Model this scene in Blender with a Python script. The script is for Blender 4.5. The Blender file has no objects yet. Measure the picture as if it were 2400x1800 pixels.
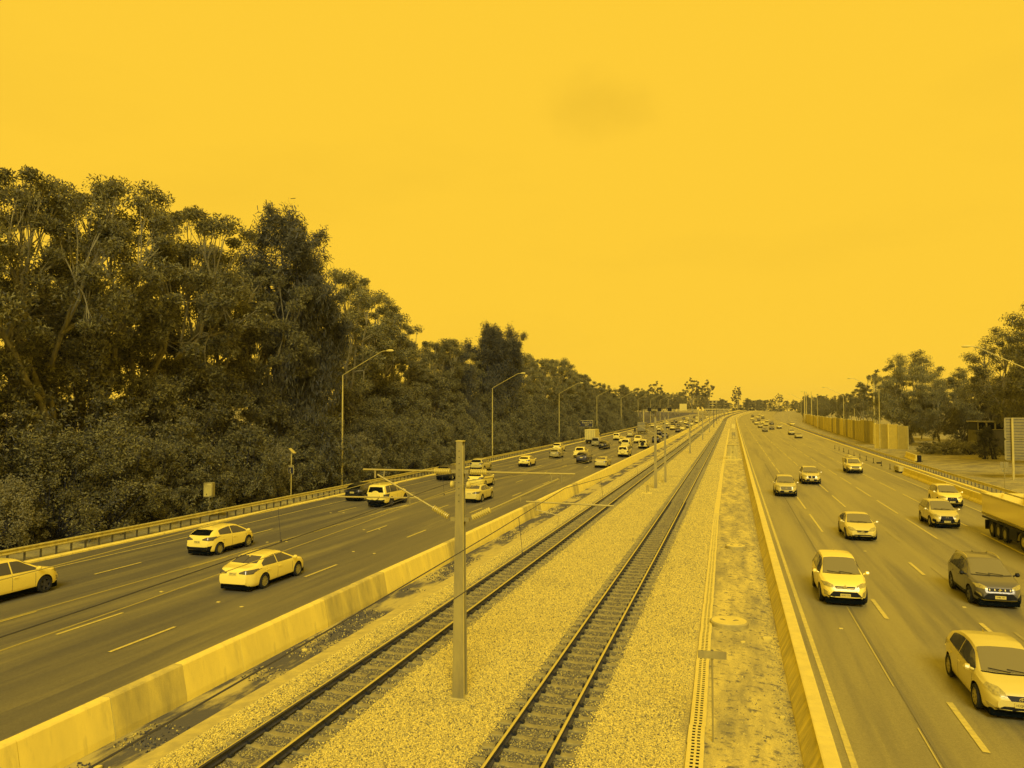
import bpy, bmesh, math, random
import numpy as np
from mathutils import Vector, Matrix
from mathutils.bvhtree import BVHTree

SC = bpy.context.scene
COL = SC.collection
R = math.radians
PI = math.pi
random.seed(7)

# ------------------------------------------------------------------ camera
CAM_Z = 7.17
cam = bpy.data.cameras.new('camera')
cam.sensor_width = 36.0
cam.lens = 36.0 * 1802.0 / 2400.0
cam.clip_end = 6000.0
cam.clip_start = 0.1
cam_ob = bpy.data.objects.new('camera', cam)
cam_ob.location = (0, 0, CAM_Z)
cam_ob.rotation_euler = (R(90 + 2.115), 0, R(16.02))
COL.objects.link(cam_ob)
SC.camera = cam_ob

# ------------------------------------------------------------------ sky, sun, exposure
SUN_AZ, SUN_EL = 162.0, 38.0      # azimuth measured clockwise from +Y
world = bpy.data.worlds.new('World')
SC.world = world
world.use_nodes = True
wt = world.node_tree
wt.nodes.clear()
wo = wt.nodes.new('ShaderNodeOutputWorld')
bg = wt.nodes.new('ShaderNodeBackground')
bg.inputs['Strength'].default_value = 0.1
sky = wt.nodes.new('ShaderNodeTexSky')
sky.sky_type = 'NISHITA'
sky.sun_disc = False
sky.sun_elevation = R(SUN_EL)
sky.sun_rotation = R(SUN_AZ)
bw = wt.nodes.new('ShaderNodeRGBToBW')
mr = wt.nodes.new('ShaderNodeMapRange')       # overcast: the sky's own gradient nearly flattened
mr.inputs['From Min'].default_value = 0.0
mr.inputs['From Max'].default_value = 12.0
mr.inputs['To Min'].default_value = 9.9
mr.inputs['To Max'].default_value = 10.05
tc = wt.nodes.new('ShaderNodeTexCoord')
mp = wt.nodes.new('ShaderNodeMapping')
mp.inputs['Scale'].default_value = (1.0, 1.0, 3.2)
nz = wt.nodes.new('ShaderNodeTexNoise')
nz.inputs['Scale'].default_value = 2.6
nz.inputs['Detail'].default_value = 5
cr = wt.nodes.new('ShaderNodeValToRGB')
cr.color_ramp.elements[0].position = 0.52
cr.color_ramp.elements[0].color = (1, 1, 1, 1)
cr.color_ramp.elements[1].position = 0.80
cr.color_ramp.elements[1].color = (0.94, 0.94, 0.95, 1)
mul = wt.nodes.new('ShaderNodeMix'); mul.data_type = 'RGBA'; mul.blend_type = 'MULTIPLY'
mul.inputs[0].default_value = 1.0
tint = wt.nodes.new('ShaderNodeMix'); tint.data_type = 'RGBA'; tint.blend_type = 'MULTIPLY'
tint.inputs[0].default_value = 1.0
tint.inputs[7].default_value = (1.0, 0.603, 0.0385, 1)
L = wt.links.new
L(sky.outputs[0], bw.inputs[0]); L(bw.outputs[0], mr.inputs[0])
L(tc.outputs['Generated'], mp.inputs[0]); L(mp.outputs[0], nz.inputs[0]); L(nz.outputs[0], cr.inputs[0])
L(mr.outputs[0], mul.inputs[6]); L(cr.outputs[0], mul.inputs[7])
# one faint flat cloud high over the road, as a direction on the sky
cd = wt.nodes.new('ShaderNodeVectorMath'); cd.operation = 'SUBTRACT'; cd.inputs[1].default_value = (-0.155, 0.892, 0.374)
cs = wt.nodes.new('ShaderNodeVectorMath'); cs.operation = 'MULTIPLY'; cs.inputs[1].default_value = (1.0, 1.0, 2.0)
cl = wt.nodes.new('ShaderNodeVectorMath'); cl.operation = 'LENGTH'
cn = wt.nodes.new('ShaderNodeTexNoise'); cn.inputs['Scale'].default_value = 16; cn.inputs['Detail'].default_value = 6
ca = wt.nodes.new('ShaderNodeMath'); ca.operation = 'MULTIPLY_ADD'; ca.inputs[1].default_value = 0.10; 
cm_ = wt.nodes.new('ShaderNodeMapRange'); cm_.interpolation_type = 'SMOOTHSTEP'
cm_.inputs['From Min'].default_value = 0.06; cm_.inputs['From Max'].default_value = 0.15
cm_.inputs['To Min'].default_value = 0.90; cm_.inputs['To Max'].default_value = 1.0
cx2 = wt.nodes.new('ShaderNodeMix'); cx2.data_type = 'RGBA'; cx2.blend_type = 'MULTIPLY'; cx2.inputs[0].default_value = 1.0
L(tc.outputs['Generated'], cd.inputs[0]); L(cd.outputs[0], cs.inputs[0]); L(cs.outputs[0], cl.inputs[0])
L(tc.outputs['Generated'], cn.inputs[0]); L(cn.outputs[0], ca.inputs[0]); L(cl.outputs['Value'], ca.inputs[2]); L(ca.outputs[0], cm_.inputs[0])
L(mul.outputs[2], cx2.inputs[6]); L(cm_.outputs[0], cx2.inputs[7])
L(cx2.outputs[2], tint.inputs[6]); L(tint.outputs[2], bg.inputs[0]); L(bg.outputs[0], wo.inputs[0])

sl = bpy.data.lights.new('sun', 'SUN')
sl.energy = 2.6
sl.angle = R(24)
sl.color = (1.0, 0.86, 0.55)
sun = bpy.data.objects.new('sun', sl)
COL.objects.link(sun)
az, el = R(SUN_AZ), R(SUN_EL)
sdir = Vector((math.sin(az) * math.cos(el), math.cos(az) * math.cos(el), math.sin(el)))
sun.rotation_euler = sdir.to_track_quat('Z', 'Y').to_euler()
sun.location = sdir * 60

SC.view_settings.view_transform = 'Standard'
SC.view_settings.look = 'None'
SC.view_settings.exposure = 0.0
SC.view_settings.gamma = 1.0
SC.view_settings.use_curve_mapping = False
SC.render.engine = 'CYCLES'
SC.cycles.max_bounces = 4
SC.cycles.diffuse_bounces = 2
SC.cycles.glossy_bounces = 2
SC.cycles.transmission_bounces = 4
SC.cycles.transparent_max_bounces = 6
SC.cycles.volume_bounces = 0
SC.cycles.use_denoising = True
SC.cycles.use_adaptive_sampling = True
SC.cycles.adaptive_threshold = 0.025

# ------------------------------------------------------------------ colours
# The photograph is a yellow / ink two-tone print: t is the tone, 0 ink, 1 yellow.
LIGHT = (1.47, 1.01, 0.30)
def _lin(c):
    c /= 255.0
    return c / 12.92 if c <= 0.04045 else ((c + 0.055) / 1.055) ** 2.4
def duo(t, k=1.0):
    t = max(t, -0.1)
    a, b = (27, 28, 34), (255, 204, 55)
    o = [min(0.9, _lin(a[i] + (b[i] - a[i]) * t) / LIGHT[i] * k) for i in range(3)]
    o[2] = min(o[2], 1.7 * o[0] + 0.003)
    return (o[0], o[1], o[2], 1.0)

MATS = {}
def mat(name, t, rough=0.6, metal=0.0, t2=None, scale=3.0, stretch=(1, 1, 1), detail=4.0, lo=0.35, hi=0.65,
        bump=0.0, bscale=None, coat=0.0, spec=0.5, t3=None, scale3=1.0, stretch3=(1, 1, 1), lo3=0.5, hi3=0.7, grain=0.0, gscale=45.0):
    if name in MATS:
        return MATS[name]
    m = bpy.data.materials.new(name)
    m.use_nodes = True
    nt = m.node_tree
    b = nt.nodes['Principled BSDF']
    b.inputs['Roughness'].default_value = rough
    b.inputs['Metallic'].default_value = metal
    b.inputs['Specular IOR Level'].default_value = spec
    if coat:
        b.inputs['Coat Weight'].default_value = coat
        b.inputs['Coat Roughness'].default_value = 0.16
    b.inputs['Base Color'].default_value = duo(t)
    if t2 is not None or bump:
        c = nt.nodes.new('ShaderNodeTexCoord')
        mpp = nt.nodes.new('ShaderNodeMapping')
        mpp.inputs['Scale'].default_value = stretch
        nt.links.new(c.outputs['Object'], mpp.inputs[0])
    if t2 is not None:
        n = nt.nodes.new('ShaderNodeTexNoise')
        n.inputs['Scale'].default_value = scale
        n.inputs['Detail'].default_value = detail
        n.inputs['Roughness'].default_value = 0.62
        nt.links.new(mpp.outputs[0], n.inputs[0])
        rp = nt.nodes.new('ShaderNodeValToRGB')
        rp.color_ramp.elements[0].position = lo
        rp.color_ramp.elements[1].position = hi
        rp.color_ramp.elements[0].color = duo(t)
        rp.color_ramp.elements[1].color = duo(t2)
        nt.links.new(n.outputs[0], rp.inputs[0])
        out = rp.outputs[0]
        if t3 is not None:
            mp3 = nt.nodes.new('ShaderNodeMapping')
            mp3.inputs['Scale'].default_value = stretch3
            nt.links.new(c.outputs['Object'], mp3.inputs[0])
            n3 = nt.nodes.new('ShaderNodeTexNoise')
            n3.inputs['Scale'].default_value = scale3
            n3.inputs['Detail'].default_value = 6
            n3.inputs['Roughness'].default_value = 0.6
            nt.links.new(mp3.outputs[0], n3.inputs[0])
            r3 = nt.nodes.new('ShaderNodeValToRGB')
            r3.color_ramp.elements[0].position = lo3
            r3.color_ramp.elements[1].position = hi3
            nt.links.new(n3.outputs[0], r3.inputs[0])
            mx = nt.nodes.new('ShaderNodeMix'); mx.data_type = 'RGBA'
            nt.links.new(r3.outputs[0], mx.inputs[0])
            nt.links.new(out, mx.inputs[6])
            mx.inputs[7].default_value = duo(t3)
            out = mx.outputs[2]
        if grain:
            gn = nt.nodes.new('ShaderNodeTexNoise')
            gn.inputs['Scale'].default_value = gscale; gn.inputs['Detail'].default_value = 3
            nt.links.new(c.outputs['Object'], gn.inputs[0])
            gm = nt.nodes.new('ShaderNodeMapRange')
            gm.inputs['From Min'].default_value = 0.3; gm.inputs['From Max'].default_value = 0.7
            gm.inputs['To Min'].default_value = 1 - grain; gm.inputs['To Max'].default_value = 1 + grain
            nt.links.new(gn.outputs[0], gm.inputs[0])
            gx = nt.nodes.new('ShaderNodeMix'); gx.data_type = 'RGBA'; gx.blend_type = 'MULTIPLY'; gx.inputs[0].default_value = 1.0
            nt.links.new(out, gx.inputs[6]); nt.links.new(gm.outputs[0], gx.inputs[7])
            out = gx.outputs[2]
        nt.links.new(out, b.inputs['Base Color'])
    if bump:
        bn = nt.nodes.new('ShaderNodeTexNoise')
        bn.inputs['Scale'].default_value = bscale or scale
        bn.inputs['Detail'].default_value = 5
        nt.links.new(c.outputs['Object'], bn.inputs[0])
        bp = nt.nodes.new('ShaderNodeBump')
        bp.inputs['Strength'].default_value = bump
        bp.inputs['Distance'].default_value = 0.03
        nt.links.new(bn.outputs[0], bp.inputs['Height'])
        nt.links.new(bp.outputs[0], b.inputs['Normal'])
    MATS[name] = m
    return m

def leaf_mat(name, t, t2, trans=0.25):
    if name in MATS:
        return MATS[name]
    m = bpy.data.materials.new(name)
    m.use_nodes = True
    nt = m.node_tree
    nt.nodes.clear()
    o = nt.nodes.new('ShaderNodeOutputMaterial')
    g = nt.nodes.new('ShaderNodeNewGeometry')
    oi = nt.nodes.new('ShaderNodeObjectInfo')
    rp = nt.nodes.new('ShaderNodeValToRGB')
    wb = lambda c: (c[0], c[1] * 1.07, c[2] * (1.35 if t > .3 else 1.0), 1)
    rp.color_ramp.elements[0].color = wb(duo(t))
    rp.color_ramp.elements[1].color = wb(duo(t2))
    nt.links.new(g.outputs['Random Per Island'], rp.inputs[0])
    hv = nt.nodes.new('ShaderNodeHueSaturation')
    mrr = nt.nodes.new('ShaderNodeMapRange')
    mrr.inputs['To Min'].default_value = 0.8
    mrr.inputs['To Max'].default_value = 1.25
    nt.links.new(oi.outputs['Random'], mrr.inputs[0])
    nt.links.new(mrr.outputs[0], hv.inputs['Value'])
    nt.links.new(rp.outputs[0], hv.inputs['Color'])
    d = nt.nodes.new('ShaderNodeBsdfPrincipled')
    d.inputs['Roughness'].default_value = 0.55
    d.inputs['Specular IOR Level'].default_value = 0.25
    tr = nt.nodes.new('ShaderNodeBsdfTranslucent')
    mx = nt.nodes.new('ShaderNodeMixShader')
    mx.inputs[0].default_value = trans
    nt.links.new(hv.outputs[0], d.inputs['Base Color'])
    nt.links.new(hv.outputs[0], tr.inputs['Color'])
    nt.links.new(d.outputs[0], mx.inputs[1]); nt.links.new(tr.outputs[0], mx.inputs[2])
    nt.links.new(mx.outputs[0], o.inputs[0])
    MATS[name] = m
    return m

def glass_mat(name, t, refl=0.3):
    if name in MATS:
        return MATS[name]
    m = bpy.data.materials.new(name)
    m.use_nodes = True
    nt = m.node_tree
    nt.nodes.clear()
    o = nt.nodes.new('ShaderNodeOutputMaterial')
    d = nt.nodes.new('ShaderNodeBsdfDiffuse'); d.inputs[0].default_value = duo(t)
    gl = nt.nodes.new('ShaderNodeBsdfGlossy')
    gl.inputs['Color'].default_value = (0.9, 0.9, 0.9, 1); gl.inputs['Roughness'].default_value = 0.04
    fr = nt.nodes.new('ShaderNodeLayerWeight'); fr.inputs['Blend'].default_value = refl
    mx = nt.nodes.new('ShaderNodeMixShader')
    nt.links.new(fr.outputs['Fresnel'], mx.inputs[0])
    nt.links.new(d.outputs[0], mx.inputs[1]); nt.links.new(gl.outputs[0], mx.inputs[2])
    nt.links.new(mx.outputs[0], o.inputs[0])
    MATS[name] = m
    return m

# ------------------------------------------------------------------ geometry helpers
def zf(y):
    d = min(max(y - 40.0, 0.0), 740.0)
    return 0.003 * d + 1.2e-5 * d * d
def xs(y):
    d = max(y - 430.0, 0.0)
    return 1.6e-4 * d * d
def P(x, y, z):
    return (x + xs(y), y, z + zf(y))
ROAD = -0.7

def tag(o, label=None, cat=None, group=None, kind=None):
    if label: o['label'] = label
    if cat: o['category'] = cat
    if group: o['group'] = group
    if kind: o['kind'] = kind
    return o
def empty(name, loc, rz=0.0, label=None, cat=None, group=None):
    o = bpy.data.objects.new(name, None)
    o.empty_display_size = 0.2
    COL.objects.link(o)
    o.location = loc
    o.rotation_euler = (0, 0, rz)
    return tag(o, label, cat, group)
def link(name, me, parent=None, loc=None):
    o = bpy.data.objects.new(name, me)
    COL.objects.link(o)
    if parent is not None: o.parent = parent
    if loc is not None: o.location = loc
    return o

class MB:
    def __init__(s):
        s.v = []; s.f = []
    def add(s, vs, fs):
        n = len(s.v)
        s.v += [tuple(p) for p in vs]
        s.f += [tuple(i + n for i in f) for f in fs]
        return s
    def box(s, c, d, rz=0.0, rx=0.0, ry=0.0):
        m = Matrix.Translation(c) @ Matrix.Rotation(rz, 4, 'Z') @ Matrix.Rotation(ry, 4, 'Y') @ Matrix.Rotation(rx, 4, 'X')
        vs = [m @ Vector((sx * d[0] / 2, sy * d[1] / 2, sz * d[2] / 2)) for sz in (-1, 1) for sy in (-1, 1) for sx in (-1, 1)]
        return s.add(vs, [(0, 2, 3, 1), (4, 5, 7, 6), (0, 1, 5, 4), (2, 6, 7, 3), (0, 4, 6, 2), (1, 3, 7, 5)])
    def cbox(s, c, d, b=0.02):
        """box with chamfered vertical edges and top"""
        x, y, z = d[0] / 2, d[1] / 2, d[2] / 2
        ring = lambda i: [(-x + i + b, -y + i), (x - i - b, -y + i), (x - i, -y + i + b), (x - i, y - i - b),
                          (x - i - b, y - i), (-x + i + b, y - i), (-x + i, y - i - b), (-x + i, -y + i + b)]
        vs = [(c[0] + p[0], c[1] + p[1], c[2] + h) for h, i in ((-z, 0), (z - b, 0), (z, b)) for p in ring(i)]
        fs = [tuple(range(7, -1, -1)), tuple(range(16, 24))]
        for r in range(2):
            fs += [(r * 8 + k, r * 8 + (k + 1) % 8, r * 8 + 8 + (k + 1) % 8, r * 8 + 8 + k) for k in range(8)]
        return s.add(vs, fs)
    def tube(s, pts, rad, n=8, cap=True):
        pts = [Vector(p) for p in pts]
        if not hasattr(rad, '__len__'): rad = [rad] * len(pts)
        vs = []
        up = None
        for i, p in enumerate(pts):
            d = (pts[min(i + 1, len(pts) - 1)] - pts[max(i - 1, 0)])
            d = d.normalized() if d.length > 1e-9 else Vector((0, 0, 1))
            if up is None:
                up = Vector((1, 0, 0)) if abs(d.x) < 0.8 else Vector((0, 1, 0))
            a = (up - d * up.dot(d))
            a = a.normalized() if a.length > 1e-6 else d.orthogonal().normalized()
            up = a
            b = d.cross(a)
            for k in range(n):
                an = 2 * PI * k / n
                vs.append(p + (a * math.cos(an) + b * math.sin(an)) * rad[i])
        fs = []
        for i in range(len(pts) - 1):
            fs += [(i * n + k, i * n + (k + 1) % n, (i + 1) * n + (k + 1) % n, (i + 1) * n + k) for k in range(n)]
        if cap:
            fs.append(tuple(range(n - 1, -1, -1)))
            fs.append(tuple((len(pts) - 1) * n + k for k in range(n)))
        return s.add(vs, fs)
    def lathe(s, prof, axis, c, n=20, close=False):
        """prof: (radius, along) pairs round an axis 'x','y','z'"""
        vs = []
        for r_, a in prof:
            for k in range(n):
                t = 2 * PI * k / n
                u, w = r_ * math.cos(t), r_ * math.sin(t)
                p = (a, u, w) if axis == 'x' else ((u, a, w) if axis == 'y' else (u, w, a))
                vs.append((p[0] + c[0], p[1] + c[1], p[2] + c[2]))
        fs = []
        m = len(prof)
        for i in range(m if close else m - 1):
            j = (i + 1) % m
            fs += [(i * n + k, i * n + (k + 1) % n, j * n + (k + 1) % n, j * n + k) for k in range(n)]
        if not close:
            fs.append(tuple(range(n - 1, -1, -1))); fs.append(tuple((m - 1) * n + k for k in range(n)))
        return s.add(vs, fs)
    def prism(s, poly, o, u, w, e):
        """polygon (a,b) in axes u,w at origin o, extruded by vector e"""
        o, u, w, e = Vector(o), Vector(u), Vector(w), Vector(e)
        n = len(poly)
        vs = [o + u * a + w * b for a, b in poly] + [o + u * a + w * b + e for a, b in poly]
        fs = [tuple(range(n - 1, -1, -1)), tuple(range(n, 2 * n))] + [(k, (k + 1) % n, n + (k + 1) % n, n + k) for k in range(n)]
        return s.add(vs, fs)
    def mesh(s, name, m, smooth=None):
        me = bpy.data.meshes.new(name)
        me.from_pydata(s.v, [], s.f)
        fixn(me)
        if m is not None: me.materials.append(m)
        if smooth is not None: shade(me, smooth)
        return me
    def build(s, name, m, parent=None, smooth=None, loc=None):
        return link(name, s.mesh(name, m, smooth), parent, loc)

def fixn(me):
    bm = bmesh.new(); bm.from_mesh(me)
    bmesh.ops.recalc_face_normals(bm, faces=bm.faces)
    bm.to_mesh(me); bm.free()
def shade(me, ang=40):
    me.polygons.foreach_set('use_smooth', [True] * len(me.polygons))
    try: me.set_sharp_from_angle(angle=R(ang))
    except Exception: pass

def stations(y0, y1):
    ys = [y0]
    while ys[-1] < y1 - 1e-6:
        y = ys[-1]
        st = 3 if y < 60 else (6 if y < 200 else (12 if y < 800 else 60))
        ys.append(min(y1, y + st))
    return ys
def sweep(mb, prof, y0, y1, closed=False, ys=None):
    ys = ys or stations(y0, y1)
    n = len(prof)
    vs = [P(x, y, z) for y in ys for x, z in prof]
    fs = []
    for i in range(len(ys) - 1):
        for k in range(n if closed else n - 1):
            k2 = (k + 1) % n
            fs.append((i * n + k, i * n + k2, (i + 1) * n + k2, (i + 1) * n + k))
    if closed:
        fs.append(tuple(range(n))); fs.append(tuple((len(ys) - 1) * n + k for k in range(n - 1, -1, -1)))
    mb.add(vs, fs)
    return mb
def copy_tree(o, parent=None):
    c = o.copy(); COL.objects.link(c)
    if parent is not None: c.parent = parent
    for ch in list(o.children): copy_tree(ch, c)
    return c
def text_mesh(s, size, m, depth=0.004, align='CENTER'):
    cu = bpy.data.curves.new('lettering', 'FONT')
    cu.body = s; cu.size = size; cu.extrude = depth
    cu.align_x = align; cu.align_y = 'CENTER'
    o = bpy.data.objects.new('lettering', cu)
    COL.objects.link(o)
    dg = bpy.context.evaluated_depsgraph_get()
    me = bpy.data.meshes.new_from_object(o.evaluated_get(dg))
    bpy.data.objects.remove(o)
    me.materials.clear(); me.materials.append(m)
    return me

# ------------------------------------------------------------------ materials
M_GRASS = mat('dry_grass', 0.50, 0.9, t2=0.80, scale=0.5, detail=8, bump=0.6, bscale=9, t3=0.40, scale3=4.0)
M_BELT = mat('leaf_litter_soil', 0.14, 0.95, t2=0.32, scale=0.8, detail=8, bump=0.6, bscale=6)
M_ROADL = mat('dark_asphalt', 0.335, 0.55, t2=0.455, scale=1.0, stretch=(1.1, 0.035, 1), detail=6, lo=0.36, hi=0.66, bump=0.25, bscale=60,
              t3=0.55, scale3=0.7, stretch3=(1.6, 0.09, 1), lo3=0.50, hi3=0.68, grain=0.16, gscale=22)
M_ROADR = mat('worn_asphalt', 0.52, 0.42, t2=0.62, scale=1.0, stretch=(1.0, 0.04, 1), detail=6, lo=0.34, hi=0.64, bump=0.25, bscale=60,
              t3=0.43, scale3=0.6, stretch3=(1.3, 0.05, 1), lo3=0.52, hi3=0.66, grain=0.16, gscale=22)
M_PAINT = mat('road_paint', 0.98, 0.6, t2=0.82, scale=6, detail=6)
M_PAINTD = mat('worn_road_paint', 0.86, 0.6, t2=0.62, scale=7, detail=6)
M_CONC = mat('pale_concrete', 1.12, 0.75, t2=1.02, scale=1.3, stretch=(1, 1, 0.18), detail=7, bump=0.15, bscale=25, t3=0.88, scale3=1.6, stretch3=(2.2, 2.2, 0.10), lo3=0.56, hi3=0.74)
M_CONC2 = mat('stained_concrete', 0.98, 0.8, t2=0.74, scale=1.6, stretch=(1, 1.0, 0.15), detail=8, lo=0.36, hi=0.62, bump=0.2, bscale=25)
M_CONCTOP = mat('concrete_cap', 1.02, 0.7, t2=0.94, scale=2.5, detail=6)
M_BALL = mat('ballast_bed', 0.54, 0.95, t2=1.02, scale=24, detail=3, lo=0.40, hi=0.58, bump=1.0, bscale=14, t3=0.40, scale3=0.35, lo3=0.55, hi3=0.8)
M_BALLD = mat('oily_ballast_bed', 0.28, 0.95, t2=0.62, scale=13, detail=3, lo=0.42, hi=0.66, bump=1.0, bscale=14)
M_SAND = mat('sandy_path', 0.90, 0.9, t2=0.74, scale=2.5, detail=7, bump=0.3, bscale=12)
M_SOIL = mat('dark_litter_soil', 0.30, 0.95, t2=0.80, scale=0.9, stretch=(1.0, 0.28, 1), detail=7, lo=0.46, hi=0.56, bump=0.7, bscale=8)
M_DIRT = mat('trampled_dirt', 0.94, 0.95, t2=0.62, scale=1.0, stretch=(1.6, 0.35, 1), detail=9, lo=0.38, hi=0.66, bump=0.8, bscale=7, t3=0.44, scale3=3.2, stretch3=(1.1, 1.1, 1), lo3=0.53, hi3=0.66, grain=0.2, gscale=30)
M_STEEL = mat('rail_steel', 0.24, 0.55, 0.1, t2=0.14, scale=8)
M_RAILTOP = mat('polished_rail_head', 0.93, 0.35, 0.2)
M_SLEEP = mat('concrete_sleeper', 0.70, 0.9, t2=0.52, scale=6, detail=6, bump=0.2, bscale=30)
M_CLIP = mat('black_rail_clip', 0.04, 0.6)
M_GALV = mat('galvanised_steel', 0.92, 0.45, 0.1, t2=0.76, scale=2.5, stretch=(1, 1, 0.3))
M_GALVD = mat('weathered_steel', 0.72, 0.5, 0.1, t2=0.56, scale=2.5, stretch=(1, 1, 0.25))
M_POST = mat('steel_post', 0.45, 0.6, 0.1, t2=0.32, scale=4)
M_INSUL = mat('cream_insulator', 0.92, 0.3, coat=0.4)
M_WIRE = mat('dark_wire', 0.16, 0.5)
M_WIREB = mat('bright_wire', 0.72, 0.4)
M_TUBE = mat('aluminium_tube', 0.76, 0.4, 0.2)
M_BLACK = mat('black_plastic', -0.06, 0.6, spec=0.3)
M_RUB = mat('tyre_rubber', -0.02, 0.85)
M_RIM = mat('alloy_rim', 0.72, 0.3, 0.35)
M_RIMD = mat('dark_alloy_rim', 0.22, 0.3, 0.3)
M_UNDER = mat('black_parts_and_shade', -0.1, 0.95, spec=0.1)  # near-black for hidden parts; also stands in for shade under cars and slots
M_GLASS = glass_mat('window_glass', 0.24, 0.36)
M_WIND = glass_mat('windscreen_glass', 0.46, 0.50)  # mid diffuse tone puts the sky's reflection into the colour
M_GDARK = glass_mat('privacy_glass', -0.05, 0.22)
M_LAMP = mat('headlight_glass', 0.86, 0.12, 0.1, t2=0.60, scale=14, coat=0.8)
M_TAIL = mat('tail_light_glass', 0.28, 0.15, coat=0.8)
M_CHROME = mat('chrome_trim', 0.88, 0.45, 0.1)
M_PLATE = mat('plate_white', 0.93, 0.5)
M_INK = mat('plate_ink', 0.12, 0.6)
M_SEAM = mat('panel_gap', 0.22, 0.7)
M_BARK = mat('pale_bark', 0.62, 0.9, t2=0.40, scale=3, stretch=(2, 2, 0.4), detail=6)
M_BARKD = mat('dark_bark', 0.16, 0.9, t2=0.09, scale=3, stretch=(2, 2, 0.4), detail=6)
M_LEAF = leaf_mat('gum_leaves', 0.28, 0.66, 0.3)
M_LEAFD = leaf_mat('she_oak_needles', 0.22, 0.40, 0.25)
M_LEAFS = leaf_mat('shrub_leaves', 0.22, 0.64, 0.3)
M_LEAFP = leaf_mat('pale_shrub_leaves', 0.46, 0.68, 0.3)
PAINTS = {}
def paint(t):
    k = round(t, 2)
    if k not in PAINTS:
        PAINTS[k] = mat('car_paint_%d' % int(k * 100), k + (.13 if k > .9 else (.08 if k > .5 else (0 if k > .3 else -.08))), 0.35, 0.0, coat=0.7)
    return PAINTS[k]

# ================================================================== setting
def strip(name, prof, y0, y1, m, parent=None, kind='structure', ys=None):
    o = sweep(MB(), prof, y0, y1, ys=ys).build(name, m, parent, 60)
    if sum(p.normal.z for p in o.data.polygons) < 0: o.data.flip_normals()
    if kind and parent is None: o['kind'] = kind
    return o

# terrain: one sheet to the horizon
xsn = [-2500, -900, -300, -120, -70, -45, -37.2, -35.9, -35.5, -14.2, 1.5, 23.4, 23.9, 26, 30, 36, 50, 90, 200, 600, 2500]
zsn = [2, 2, 1.5, 0.6, 0.2, -0.35, -0.55, -0.72, -0.95, -0.95, -0.95, -0.95, -0.70, -0.62, -0.45, -0.15, 0.1, 0.4, 1, 2, 2]
ysn = [-120] + stations(-30, 800) + [900, 1100, 1500, 2500, 4500]
ground = strip('ground', list(zip(xsn, zsn)), -120, 4500, M_GRASS, ys=ysn)
strip('tree_belt_floor', [(-140, 0.70), (-70, 0.25), (-45, -0.30), (-38.2, -0.50)], -20, 700, M_BELT)

left_road = strip('left_carriageway', [(-35.35, ROAD - 0.01), (-25, ROAD + 0.0), (-14.25, ROAD - 0.01)], -30, 900, M_ROADL)
right_road = strip('right_carriageway', [(1.75, ROAD - 0.005), (12, ROAD), (23.3, ROAD - 0.005)], -30, 900, M_ROADR)
bed = strip('rail_corridor_bed', [(-13.9, -0.46), (-12.6, -0.44), (-12.2, -0.42)], -30, 900, M_SOIL)
strip('sandy_path', [(-12.62, -0.425), (-12.35, -0.40), (-12.05, -0.37), (-11.7, -0.36)], -30, 900, M_SAND)
ballast = strip('ballast', [(-12.1, -0.40), (-11.5, -0.10), (-11.0, -0.055), (-8.4, -0.055), (-7.0, -0.10), (-5.5, -0.055), (-3.0, -0.055), (-2.3, -0.10), (-1.1, -0.30)], -30, 900, M_BALL)
for cxx in (-9.67, -4.27):
    strip('ballast_crib', [(cxx - 1.05, -0.05), (cxx + 1.05, -0.05)], -30, 900, M_BALLD)
strip('dirt_strip', [(-1.4, -0.31), (-0.5, -0.30), (0.5, -0.33), (1.5, -0.46), (1.75, -0.50)], -30, 900, M_DIRT)

# kerbs
mb = MB(); sweep(mb, [(-35.75, -0.9), (-35.75, -0.60), (-35.70, -0.585), (-35.45, -0.59), (-35.38, -0.63), (-35.36, -0.9)], -30, 420, True)
mb.build('kerb', M_CONC)['kind'] = 'structure'
mb = MB(); sweep(mb, [(23.22, -0.9), (23.24, -0.63), (23.30, -0.59), (23.55, -0.585), (23.6, -0.60), (23.6, -0.9)], 62, 420, True)
mb.build('kerb', M_CONC)['kind'] = 'structure'

# ---- painted markings: every line and dash is a piece of its road
def line(parent, x, y0, y1, w=0.13, name='edge_line', m=M_PAINT):
    return sweep(MB(), [(x - w / 2, ROAD + 0.006), (x + w / 2, ROAD + 0.006)], y0, y1).build(name, m, parent)
line(left_road, -33.15, -20, 800); line(left_road, -16.4, -20, 800)
line(right_road, 2.52, -20, 800, 0.15); line(right_road, 18.6, 58, 330)
dash_me = {}
def dash(parent, x, y, ln, w=0.14, m=M_PAINT):
    k = (round(ln, 2), w, m.name)
    if k not in dash_me:
        mm = MB(); mm.add([(-w / 2, 0, 0), (w / 2, 0, 0), (w / 2, ln, 0), (-w / 2, ln, 0)], [(0, 1, 2, 3)])
        dash_me[k] = mm.mesh('lane_dash', m)
    p = P(x, y, ROAD + 0.012)
    o = link('lane_dash', dash_me[k], parent, p)
    o.rotation_euler.x = math.atan2(zf(y + ln) - zf(y), ln)
    o.location.z += 0.003
    return o
for x, ph in ((-19.75, 20.9), (-23.1, 22.0), (-26.55, 33.2), (-29.9, 30.6)):
    y = ph - 24
    while y < 330:
        dash(left_road, x, y, 3.1); y += 12
for x, ph, sw in ((5.56, 20.4, 54), (8.8, 41.5, 56), (12.1, 53.3, 41), (15.35, 58.5, 40)):
    y = ph - 48
    while y < sw - 6:
        dash(right_road, x, y, 3.2, 0.16); y += 12
    y = {5.56: 54.2, 8.8: 56.4, 12.1: 53.3, 15.35: 47.5}[x]
    while y < 400:
        dash(right_road, x, y, 9.0, 0.13); y += 12
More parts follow.
